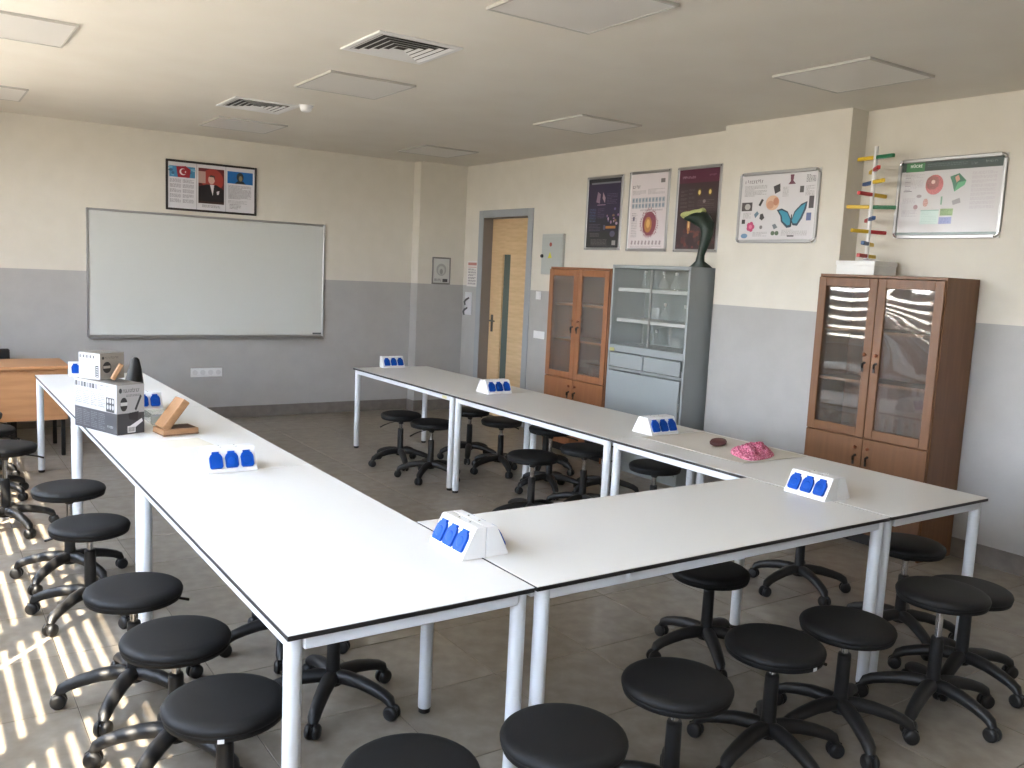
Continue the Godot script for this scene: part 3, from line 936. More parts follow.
func wooden_cabinet(label: String, at: Vector3, w: float, h: float, depth: float, warped: bool, wood: Material) -> void:
	var o := thing("wooden_glass_cabinet", label, "cabinet", at, -PI / 2, "brown wooden cabinets with glass doors")
	var t := 0.018
	var body := tool()
	for s: int in [-1, 1]:
		box(body, Vector3(s * (w - t) / 2, h / 2, depth / 2), Vector3(t, h, depth), 0.0015)
	box(body, Vector3(0, h - t / 2, depth / 2), Vector3(w - 2 * t, t, depth), 0.001)
	box(body, Vector3(0, 0.09, depth / 2), Vector3(w - 2 * t, t, depth - 0.01))
	box(body, Vector3(0, 0.71, (depth - 0.03) / 2), Vector3(w - 2 * t, t, depth - 0.03))
	part("carcass", body, wood, o)
	part("back_panel", boxed(Vector3(0, h / 2, 0.006), Vector3(w - 2 * t, h - 2 * t, 0.006)), M.wood_dark, o)
	part("plinth", boxed(Vector3(0, 0.04, depth - 0.05), Vector3(w - 2 * t, 0.08, 0.016)), M.core, o)
	for y: float in [1.075, 1.415]:
		part("shelf", boxed(Vector3(0, y, (depth - 0.05) / 2), Vector3(w - 2 * t - 0.004, 0.02, depth - 0.06)), wood, o)
	var dw := w / 2 - 0.008
	var zf := depth + 0.009
	for s: int in [-1, 1]:
		var f := tool()
		var dh := h - 0.022 - 0.722
		var cy := 0.722 + dh / 2
		var cx: float = s * (dw / 2 + 0.002)
		ring_frame(f, dw, dh, 0.06, depth, depth + 0.018, 0.003, Vector3(cx, cy, 0))
		var door := part("glass_door", f, wood, o)
		if warped:
			part("pane", warped_pane(dw - 0.116, dh - 0.116, Vector3(cx, cy, depth - 0.008), 0.0 if s < 0 else 1.0), M.glass, door)
		else:
			part("pane", boxed(Vector3(cx, cy, depth + 0.007), Vector3(dw - 0.116, dh - 0.116, 0.004)), M.glass, door)
		knob_with_key(door, Vector3(s * 0.042, 1.268, depth + 0.018))
		var lower := part("solid_door", boxed(Vector3(cx, 0.405, zf), Vector3(dw, 0.62, 0.018), 0.003), wood, o)
		knob_with_key(lower, Vector3(s * 0.046, 0.652, depth + 0.018))

# a clear sheet that bulges and twists a little in its upper half, so that what it mirrors bends
func warped_pane(w: float, h: float, c: Vector3, much: float) -> SurfaceTool:
	var st := tool()
	var nx := 24
	var ny := 60
	var f := func(u: float, v: float) -> float:
		# u, v run 0..1 from the lower outer corner
		var lower := smoothstep(0.35, 0.75, v)
		var a := 0.0022 * sin(PI * u) * lower * (1.0 - v)
		var crest := 1.0 - 0.2 * smoothstep(0.8, 1.02, v)
		return a + much * lower * crest * (0.036 * pow(maxf(0.0, 1.0 - u), 1.3) * (v - 0.35) - 0.003 * sin(PI * u) * (v - 0.5))
	var vert := func(i: int, k: int, back: float) -> void:
		var u := i / float(nx)
		var v := k / float(ny)
		var e := 0.002
		var du: float = (f.call(u + e, v) - f.call(u - e, v)) / (2 * e * w)
		var dv: float = (f.call(u, v + e) - f.call(u, v - e)) / (2 * e * h)
		st.set_normal(Vector3(-du, -dv, 1).normalized())
		st.set_uv(Vector2(u, v))
		st.add_vertex(c + Vector3((u - 0.5) * w, (v - 0.5) * h, f.call(u, v) - back))
	for back: float in [0.0, 0.003]:
		for i in nx:
			for k in ny:
				for c2: Array in [[0, 0], [0, 1], [1, 1], [0, 0], [1, 1], [1, 0]]:
					vert.call(i + c2[0], k + c2[1], back)
	return st

func build_cabinets() -> void:
	wooden_cabinet("brown wooden cabinet beside the door, left of the grey metal cabinet", Vector3(WALL_R - 0.012, 0, -6.5), 0.9, 1.768, 0.395, false, M.wood)
	wooden_cabinet("large brown wooden cabinet under the white box and coloured helix model", Vector3(WALL_R - 0.012, 0, -3.428), 0.91, 1.785, 0.365, true, M.walnut)
	# grey steel cabinet
	var w := 0.955
	var h := 1.805
	var dp := 0.395
	var o := thing("metal_glass_cabinet", "grey steel cabinet with sliding glass doors and glassware", "cabinet", Vector3(WALL_R - 0.012, 0, -5.56), -PI / 2)
	var b := tool()
	for s: int in [-1, 1]:
		box(b, Vector3(s * (w / 2 - 0.012), h / 2, dp / 2), Vector3(0.024, h, dp), 0.003)
	box(b, Vector3(0, h - 0.015, dp / 2), Vector3(w - 0.048, 0.03, dp), 0.003)
	box(b, Vector3(0, 0.04, dp / 2), Vector3(w - 0.048, 0.08, dp - 0.02))
	box(b, Vector3(0, 1.075, dp / 2), Vector3(w - 0.048, 0.06, dp - 0.004), 0.002)
	box(b, Vector3(0, 0.895, dp / 2), Vector3(w - 0.048, 0.02, dp - 0.004))
	part("carcass", b, M.grey_metal, o)
	part("back_panel", boxed(Vector3(0, h / 2, 0.008), Vector3(w - 0.04, h - 0.04, 0.008)), matte(rgb(112, 120, 120), 0.45), o)
	for y: float in [1.59, 1.322]:
		part("shelf", boxed(Vector3(0, y, (dp - 0.05) / 2), Vector3(w - 0.052, 0.03, dp - 0.07), 0.002), matte(rgb(186, 190, 190), 0.4), o)
	for s: int in [-1, 1]:
		var pane := part("sliding_pane", boxed(Vector3(s * 0.222, 1.44, dp - 0.02 - (0.006 if s < 0 else 0.014)), Vector3(0.47, 0.66, 0.0005)), M.glass, o)
		part("edge_strip", boxed(Vector3(s * 0.222 - s * 0.232, 1.44, dp - 0.02 - (0.006 if s < 0 else 0.014)), Vector3(0.008, 0.66, 0.006)), M.alu, pane)
		var dr := part("drawer", boxed(Vector3(s * 0.222, 0.975, dp + 0.004), Vector3(0.43, 0.125, 0.012), 0.003), M.grey_metal, o)
		part("handle_lip", boxed(Vector3(s * 0.222, 1.03, dp + 0.014), Vector3(0.40, 0.012, 0.012), 0.003), M.grey_metal, dr)
	var door := part("door", boxed(Vector3(0, 0.48, dp + 0.004), Vector3(0.89, 0.79, 0.012), 0.003), M.grey_metal, o)
	for y: float in [0.2, 0.66]:
		part("hinge", boxed(Vector3(0.449, y, dp + 0.008), Vector3(0.008, 0.07, 0.01), 0.002), M.alu, door)
	part("label_sticker", boxed(Vector3(-0.42, 1.06, dp + 0.001), Vector3(0.06, 0.03, 0.003)), matte(rgb(178, 172, 110), 0.5), o)

	# glassware on its shelves, placed along the wall (z) from the door side
	var flask := [Vector2(0, 0.002), Vector2(0.034, 0.002), Vector2(0.04, 0.012), Vector2(0.043, 0.03), Vector2(0.038, 0.055), Vector2(0.016, 0.085), Vector2(0.011, 0.1), Vector2(0.011, 0.135), Vector2(0.014, 0.14)]
	var cone := [Vector2(0, 0.002), Vector2(0.042, 0.002), Vector2(0.045, 0.008), Vector2(0.04, 0.03), Vector2(0.016, 0.1), Vector2(0.014, 0.13), Vector2(0.018, 0.136)]
	var beaker := [Vector2(0, 0.002), Vector2(0.036, 0.002), Vector2(0.039, 0.006), Vector2(0.039, 0.1), Vector2(0.043, 0.106)]
	var cylinder := [Vector2(0, 0.002), Vector2(0.036, 0.002), Vector2(0.036, 0.008), Vector2(0.016, 0.012), Vector2(0.015, 0.17), Vector2(0.018, 0.175)]
	var dish := [Vector2(0, 0.002), Vector2(0.05, 0.002), Vector2(0.052, 0.01), Vector2(0.052, 0.022)]
	var shapes := {"round_flask": flask, "conical_flask": cone, "glass_beaker": beaker, "measuring_cylinder": cylinder, "glass_dish": dish}
	var says := {"round_flask": "clear round glass flask", "conical_flask": "clear conical glass flask", "glass_beaker": "clear glass beaker", "measuring_cylinder": "tall glass measuring cylinder", "glass_dish": "shallow clear glass dish"}
	var first := ["leftmost", "second from left", "third from left", "fourth from left", "fifth from left", "sixth from left", "seventh from left"]
	var rows := [
		["top shelf", 1.605, [["round_flask", -5.86], ["conical_flask", -5.73], ["round_flask", -5.61], ["conical_flask", -5.47], ["glass_beaker", -5.19]]],
		["middle shelf", 1.337, [["glass_dish", -5.84], ["glass_beaker", -5.71], ["round_flask", -5.55], ["glass_dish", -5.42], ["conical_flask", -5.33], ["glass_beaker", -5.22]]],
		["lowest glazed shelf", 1.105, [["measuring_cylinder", -5.8], ["conical_flask", -5.66], ["measuring_cylinder", -5.5], ["glass_beaker", -5.36], ["round_flask", -5.2]]]]
	for row in rows:
		for k in row[2].size():
			var it: Array = row[2][k]
			var g := thing(it[0], "%s on the %s of the grey cabinet, %s" % [says[it[0]], row[0], first[k]], "glassware", Vector3(WALL_R - 0.2 + rng.randf_range(-0.04, 0.04), row[1], it[1]), 0, "glassware in the grey cabinet")
			part("vessel", lathed(shapes[it[0]], 20), M.glassware, g)
			if it[0] == "round_flask" or it[0] == "conical_flask":
				var top: Vector2 = shapes[it[0]][-1]
				part("stopper", lathed([Vector2(0, -0.012), Vector2(0.009, -0.012), Vector2(0.013, 0.014), Vector2(0, 0.016)], 14, Basis(), Vector3(0, top.y, 0)), M.white_plastic, g)
	# two low dishes in the large wooden cabinet
	for k in 3:
		var g := thing("petri_dish", "small clear dish low in the large wooden cabinet, %s of three" % first[k], "dish", Vector3(WALL_R - 0.2, 0.72, -3.77 + k * 0.12), 0, "dishes in the large wooden cabinet")
		part("vessel", lathed(dish, 20), M.glassware, g)

	# white carton with the helix model on it
	var cb := thing("white_carton", "low white carton on top of the large wooden cabinet", "box", Vector3(5.37, 1.785, -3.665))
	part("tray", boxed(Vector3(0, 0.035, 0), Vector3(0.25, 0.07, 0.29), 0.003), matte(rgb(228, 228, 226), 0.6), cb)
	part("lid", boxed(Vector3(0, 0.078, 0), Vector3(0.258, 0.03, 0.298), 0.003), matte(rgb(232, 232, 230), 0.6), cb)
	var hx := thing("helix_model", "coloured ladder model of a helix on a white pole", "model", Vector3(5.36, 1.879, -3.665))
	var pole := tool()
	rod(pole, Vector3.ZERO, 0.014, 0, 0.76, 16, 0.003)
	part("pole", pole, M.white_plastic, hx)
	part("foot", lathed([Vector2(0, 0), Vector2(0.05, 0), Vector2(0.05, 0.006), Vector2(0.02, 0.012), Vector2(0.014, 0.02)], 20), M.white_plastic, hx)
	var Y := rgb(212, 176, 40)
	var G := rgb(26, 104, 66)
	var R := rgb(176, 34, 36)
	var B := rgb(42, 82, 136)
	for k in 9:
		var y := 0.035 + k * 0.0815
		var a := deg_to_rad(33.0 + [72.0, 80.0, 48.0, -80.0, 0.0, 58.0, -66.0, -80.0, -44.0][k])
		var q := Basis(Vector3.UP, a)
		var c1: Color = [R, B, Y, R, Y, R, B, Y, Y][k]
		var c2: Color = [Y, Y, R, B, G, Y, Y, R, G][k]
		for s: int in [-1, 1]:
			var st := tool()
			box(st, q * Vector3(0, 0, s * 0.083) + Vector3(0, y, 0), Vector3(0.024, 0.024, 0.145), 0.003, q)
			part("rung", st, matte(c1 if s < 0 else c2, 0.4), hx)

	# green curled model on the grey cabinet
	var gm := thing("green_curled_model", "dark green curled model with a pale frilled top on the grey cabinet", "model", Vector3(5.33, 1.805, -5.16))
	var st := tool()
	var pts := [Vector3(0, 0.0, 0.0), Vector3(0, 0.012, 0.0), Vector3(0, 0.05, -0.005), Vector3(0, 0.10, 0.0), Vector3(0, 0.19, 0.03), Vector3(0, 0.27, 0.05), Vector3(0, 0.335, 0.045), Vector3(0, 0.38, 0.0), Vector3(0, 0.395, -0.06), Vector3(0, 0.402, -0.13), Vector3(0, 0.4, -0.2)]
	tube(st, pts, [0.1, 0.08, 0.036, 0.03, 0.039, 0.05, 0.062, 0.068, 0.058, 0.038, 0.018], 16)
	var green := grained(noise_map(71, 0.04, rgb(13, 25, 23), rgb(28, 55, 41), 256, 4), Vector3(6, 3, 6), 0.45, false)
	part("body", st, green, gm)
	var frill := tool()
	var top := []
	var under := []
	for k in 25:
		var u := k / 24.0
		var z := 0.0 - u * 0.23
		var wob := 0.016 * sin(u * 34.0)
		top.append(Vector3(0, 0.447 - 0.03 * u + absf(wob) * 0.4, z))
		under.append(0.026 + absf(wob) * 0.8)
	tube(frill, top, under, 10, 0.7)
	part("frill", frill, grained(noise_map(72, 0.06, rgb(158, 166, 106), rgb(192, 194, 136), 128, 3), Vector3(8, 8, 8), 0.6, false), gm)

# ------------------------------------------------------------------ tables
func build_tables() -> void:
	var w := 0.772
	var l := 1.822
	var proto := thing("lab_table", "", "table", Vector3.ZERO, 0, "white laboratory tables in the U")
	# local axes: length along z
	part("core_board", boxed(Vector3(0, 0.7405, 0), Vector3(w, 0.013, l), 0.001), M.core, proto)
	part("laminate_top", boxed(Vector3(0, 0.7488, 0), Vector3(w - 0.002, 0.0024, l - 0.002), 0.0008), M.laminate, proto)
	for s: int in [-1, 1]:
		part("side_rail", boxed(Vector3(s * (w / 2 - 0.027), 0.716, 0), Vector3(0.03, 0.036, l - 0.1), 0.003), M.white_steel, proto)
		part("end_rail", boxed(Vector3(0, 0.716, s * (l / 2 - 0.027)), Vector3(w - 0.1, 0.036, 0.03), 0.003), M.white_steel, proto)
	for sx: int in [-1, 1]:
		for sz: int in [-1, 1]:
			var st := tool()
			rod(st, Vector3.ZERO, 0.0245, 0.02, 0.734, 24, 0.002)
			var leg := part("leg", st, M.white_steel, proto, Vector3(sx * (w / 2 - 0.03), 0, sz * (l / 2 - 0.042)))
			var ft := tool()
			rod(ft, Vector3.ZERO, 0.0225, 0.0, 0.021, 24, 0.003)
			part("foot_cap", ft, M.black_plastic, leg)
	var xl := 0.765 + w / 2
	var xr := 4.148 - w / 2
	var z1 := -2.07 - l / 2
	var p := 1.826
	var where := [
		[Vector3(xl, 0, z1), 0.0, "white laboratory table of the left row, nearest the viewer"],
		[Vector3(xl, 0, z1 - p), 0.0, "white laboratory table of the left row carrying cardboard boxes and wooden stand"],
		[Vector3(xl, 0, z1 - 2 * p), 0.0, "white laboratory table of the left row, nearest the wooden desk"],
		[Vector3((xl + w / 2 + xr - w / 2) / 2, 0, -2.07 - w / 2), PI / 2, "white laboratory table crosswise, joining the two rows near the viewer"],
		[Vector3(xr, 0, z1), 0.0, "white laboratory table of the right row carrying the pink cloth"],
		[Vector3(xr, 0, z1 - p), 0.0, "white laboratory table of the right row, in the middle, before the metal cabinet"],
		[Vector3(xr, 0, z1 - 2 * p), 0.0, "white laboratory table of the right row, nearest the door"]]
	for k in where.size():
		var t: Node3D = proto if k == 0 else copy(proto, Vector3.ZERO, 0, "")
		t.position = where[k][0]
		t.rotation.y = where[k][1]
		t.set_meta("label", where[k][2])
		if k == 6:
			part("maker_label", boxed(Vector3(-w / 2 + 0.0115, 0.716, l / 2 - 0.14), Vector3(0.001, 0.022, 0.07)), matte(rgb(206, 200, 150), 0.5), t)

# ------------------------------------------------------------------ stools
func build_stools() -> void:
	var seat := lathed([Vector2(0, 0.0), Vector2(0.05, 0.0), Vector2(0.1, -0.001), Vector2(0.14, -0.004), Vector2(0.16, -0.009), Vector2(0.171, -0.017), Vector2(0.175, -0.026), Vector2(0.174, -0.034), Vector2(0.170, -0.038), Vector2(0.170, -0.038), Vector2(0.172, -0.042), Vector2(0.168, -0.054), Vector2(0.155, -0.058), Vector2(0.155, -0.058), Vector2(0, -0.058)], 40).commit()
	var plate := tool()
	box(plate, Vector3(0, -0.066, 0), Vector3(0.16, 0.016, 0.12), 0.004)
	lathe(plate, Vector3.ZERO, [Vector2(0, -0.1), Vector2(0.02, -0.1), Vector2(0.02, -0.1), Vector2(0.026, -0.072)], 16)
	var plate_mesh := plate.commit()
	var lever := tool()
	tube(lever, [Vector3(0.03, -0.075, 0), Vector3(0.11, -0.082, 0), Vector3(0.17, -0.095, 0), Vector3(0.215, -0.112, 0)], [0.004, 0.004, 0.005, 0.006], 8)
	var lever_mesh := lever.commit()
	var cover := lathed([Vector2(0, 0.085), Vector2(0.034, 0.085), Vector2(0.034, 0.085), Vector2(0.031, 0.14), Vector2(0.026, 0.15), Vector2(0.0245, 0.31), Vector2(0.0245, 0.31), Vector2(0.022, 0.318), Vector2(0, 0.318)], 22).commit()
	var arm := tool()
	var path := [Vector3(0.012, 0.118, 0), Vector3(0.06, 0.122, 0), Vector3(0.12, 0.117, 0), Vector3(0.18, 0.103, 0), Vector3(0.226, 0.088, 0), Vector3(0.25, 0.074, 0), Vector3(0.262, 0.055, 0)]
	tube(arm, path, [0.032, 0.031, 0.029, 0.027, 0.025, 0.024, 0.017], 12, 0.85)
	var arm_mesh := arm.commit()
	var cs := tool()
	for s: int in [-1, 1]:
		lathe(cs, Vector3(0.262, 0.029, 0), [Vector2(0, s * 0.029), Vector2(0.019, s * 0.028), Vector2(0.0265, s * 0.022), Vector2(0.029, s * 0.014), Vector2(0.029, s * 0.005), Vector2(0, s * 0.005)], 18, turned_x(PI / 2))
	rod(cs, Vector3(0.262, 0, 0), 0.006, 0.02, 0.068, 10, 0.001)
	box(cs, Vector3(0.264, 0.036, 0), Vector3(0.044, 0.034, 0.009), 0.004)
	var caster_mesh := cs.commit()
	var hub_cap := matte(rgb(120, 120, 122), 0.3, 0.6)
	var list := [
		["nearest of the left outer row, pale nick in its rim", 0.712, -2.418, 0.452, 0.349],
		["second of the left outer row from the viewer", 0.693, -2.908, 0.464, 0.209],
		["third of the left outer row from the viewer", 0.662, -3.419, 0.464, 0.349],
		["fourth of the left outer row, base striped by sunlight", 0.658, -4.381, 0.457, 0.122],
		["fifth of the left outer row, pushed against the table", 0.647, -4.944, 0.501, 0.175],
		["at the left edge of the photo, its lever showing", 0.44, -5.997, 0.534, 0.087],
		["at the left edge, second before the wooden desk", 0.396, -6.84, 0.494, 0.524],
		["at the left edge, nearest the wooden desk", 0.367, -7.49, 0.494, 0.873],
		["under the near left table, only its base showing", 1.305, -3.035, 0.484, 0.279],
		["under the left row behind another base, casters just showing", 1.33, -3.62, 0.484, 0.524],
		["cut by the bottom edge, before the near left table", 0.992, -1.812, 0.474, 0.349],
		["in the near row, before the middle pair of table legs", 1.43, -1.76, 0.474, 0.541],
		["in the near row, third from the left", 1.95, -1.855, 0.464, 0.803],
		["in the near row, white tag under its rim", 2.5, -1.925, 0.45, 0.768],
		["in the near row, before the right pair of table legs", 2.897, -1.91, 0.453, 0.419],
		["in the near row, raised on a bright chrome piston", 3.385, -1.825, 0.524, 0.873],
		["in the near row, rightmost, half hidden by the raised one", 3.77, -1.92, 0.439, 0.873],
		["under the near right table corner, before the large wooden cabinet", 3.973, -2.342, 0.494, 0.454],
		["under the crosswise table, lever pointing right", 2.945, -2.65, 0.424, 0.384],
		["under the near end of the right row, only its base showing", 4.08, -3.027, 0.474, 0.593],
		["inside the right row, farthest, lever pointing left", 3.463, -6.723, 0.457, 0.646],
		["inside the right row, second farthest, lever pointing left", 3.457, -6.169, 0.480, 0.087],
		["outside the right row, farthest, between two table legs", 4.146, -6.7, 0.464, 0.349],
		["outside the right row, second farthest, between table legs", 4.125, -6.155, 0.461, 0.663],
		["inside the right row, alone before the middle table", 3.468, -4.774, 0.487, 0.279],
		["outside the right row, before the middle brown cabinet", 4.5, -6.02, 0.464, 0.087],
		["outside the right row before the grey cabinet, chrome piston", 4.1, -5.42, 0.524, 0.524],
		["under the middle right table, low behind the near tabletop", 3.945, -4.805, 0.494, 0.873],
		["outside the right row, its edge right of a table leg", 4.42, -5.13, 0.474, 0.524],
		["under the near right table, beyond the crosswise tabletop", 4.101, -4.248, 0.474, 0.175]]
	var levers := [0.4, 0.5, 0.2, 2.5, 0.8, 0.15, 0.3, 0.1, 2.4, 0.3, 0.2, 0.9, 0.4, -0.35, 2.0, 0.6, 0.4, 0.2, -0.15, 0.3, 3.3, 3.3, 0.5, 0.2, 0.6, 0.4, -0.5, -0.6, 0.3, 0.4]
	for k in list.size():
		var d: Array = list[k]
		var h: float = d[3]
		var o := thing("swivel_stool", "black round swivel stool " + str(d[0]), "stool", Vector3(d[1], 0, d[2]), 0.0, "black swivel stools round the tables")
		part("seat", seat, M.vinyl, o, Vector3(0, h, 0))
		var pl := part("seat_plate", plate_mesh, M.black_plastic, o, Vector3(0, h, 0))
		pl.rotation.y = levers[k]
		part("lever", lever_mesh, M.black_plastic, pl)
		var piston := tool()
		rod(piston, Vector3.ZERO, 0.0145, 0.3, h - 0.06, 18, 0.001)
		part("piston", piston, M.chrome, o)
		part("column", cover, M.black_plastic, o)
		for i in 5:
			var a: float = d[4] + TAU * i / 5.0
			var am := part("base_arm", arm_mesh, M.black_plastic, o)
			am.rotation.y = a
			part("caster", caster_mesh, M.black_plastic, am)
		if k == 0 or k == 13:
			var tag := part("rim_tag", boxed(Vector3.ZERO, Vector3(0.018, 0.012, 0.002), 0.0005), M.white_plastic, o, Vector3(-0.06 if k == 0 else 0.0, h - 0.046, 0.165 if k == 0 else 0.172))
			tag.rotation.y = -0.36 if k == 0 else 0.0

# ------------------------------------------------------------------ bench socket units
func build_socket_units() -> void:
	# local axes: length along x, sloping face towards +z, upright back at z = 0
	var proto := thing("bench_socket_unit", "", "socket unit", Vector3.ZERO, 0, "white bench units with blue sockets")
	var L := 0.222
	var body := tool()
	var turn := Basis(Vector3.UP, PI / 2)
	# outline in (depth, height)
	prism(body, PackedVector2Array([Vector2(-0.001, 0), Vector2(-0.087, 0), Vector2(-0.089, 0.006), Vector2(-0.04, 0.1), Vector2(-0.034, 0.103), Vector2(-0.001, 0.103)]), -L / 2, L / 2, turn)
	part("case", body, M.white_plastic, proto)
	var slope := atan2(0.049, 0.094)
	var q := turned_x(-slope)
	for k in 3:
		var c := Vector3((k - 1) * 0.069, 0.05, 0.0655)
		var st := tool()
		# hinged lid: a rounded square with a hinge lug at the top
		prism(st, PackedVector2Array([Vector2(-0.028, -0.026), Vector2(-0.022, -0.034), Vector2(0.022, -0.034), Vector2(0.028, -0.026), Vector2(0.028, 0.016), Vector2(0.021, 0.03), Vector2(0.015, 0.033), Vector2(0.015, 0.042), Vector2(-0.015, 0.042), Vector2(-0.015, 0.033), Vector2(-0.021, 0.03), Vector2(-0.028, 0.016)]), 0.0, 0.011, q, c)
		var lid := part("socket_lid", st, M.blue, proto)
		var rim := tool()
		lathe(rim, c + q * Vector3(0, -0.002, 0.011), [Vector2(0, 0.003), Vector2(0.013, 0.003), Vector2(0.018, 0.001), Vector2(0.019, 0)], 18, q * turned_x(PI / 2))
		part("lid_boss", rim, M.blue, lid)
	for s: int in [-1, 1]:
		part("screw", lathed([Vector2(0, 0.0015), Vector2(0.0035, 0.0015), Vector2(0.0045, 0)], 10, Basis(), Vector3(s * 0.035, 0.103, 0.017)), M.chrome, proto)
	var t := 0.7501
	var units := [
		[Vector3(1.165, t, -3.955), 0.0, "white unit with blue sockets near the middle of the left row, facing the viewer"],
		[Vector3(1.165, t, -3.957), PI, "white socket unit back to back with the one before the wooden stand"],
		[Vector3(1.165, t, -5.765), 0.0, "white unit with blue sockets half hidden behind the big carton"],
		[Vector3(1.165, t, -5.767), PI, "white socket unit facing the desk, back to back behind the big carton"],
		[Vector3(1.1, t, -7.5), 0.0, "white unit with blue sockets at the desk end of the left row"],
		[Vector3(1.552, t, -2.487), -PI / 2, "white unit with bright blue sockets at the near table joint, facing left"],
		[Vector3(1.554, t, -2.487), PI / 2, "white socket unit at the near table joint, facing right, lids seen edgewise"],
		[Vector3(3.4, t, -2.465), -PI / 2, "white unit with blue sockets before the large wooden cabinet, facing left"],
		[Vector3(3.402, t, -2.465), PI / 2, "white socket unit before the large wooden cabinet, facing right"],
		[Vector3(3.8, t, -3.952), 0.0, "white unit with blue sockets on the right row beside the cardboard sheet"],
		[Vector3(3.8, t, -3.954), PI, "white socket unit on the right row facing the door, beside the cardboard sheet"],
		[Vector3(3.78, t, -5.765), 0.0, "white unit with blue sockets in the middle of the right row"],
		[Vector3(3.78, t, -5.767), PI, "white socket unit in the middle of the right row, facing the door"],
		[Vector3(3.755, t, -7.545), 0.0, "white unit with blue sockets at the far end of the right row"]]
	for k in units.size():
		var u: Node3D = proto if k == 0 else copy(proto, Vector3.ZERO, 0, "")
		u.position = units[k][0]
		u.rotation.y = units[k][1]
		u.set_meta("label", units[k][2])

# ------------------------------------------------------------------ things on the tables
func carton(called: String, label: String, at: Vector3, turn: float, s: Vector3, long_side: Image, short_side: Image) -> void:
	var o := thing(called, label, "box", at, turn, "printed microscope cartons")
	part("carton_body", boxed(Vector3(0, s.y / 2, 0), s, 0.002), matte(rgb(104, 100, 95), 0.6), o)
	part("long_print", sheet(s.x - 0.002, s.y - 0.002, Vector3(0, s.y / 2, s.z / 2 + 0.0006)), picture(long_side, 0.45), o)
	part("end_print", sheet(s.z - 0.002, s.y - 0.002, Vector3(s.x / 2 + 0.0006, s.y / 2, 0), Basis(Vector3.UP, PI / 2)), picture(short_side, 0.45), o)
	part("closure_tape", boxed(Vector3(0, s.y + 0.0002, 0), Vector3(s.x * 0.9, 0.0005, 0.03)), matte(rgb(60, 58, 56), 0.4), o)

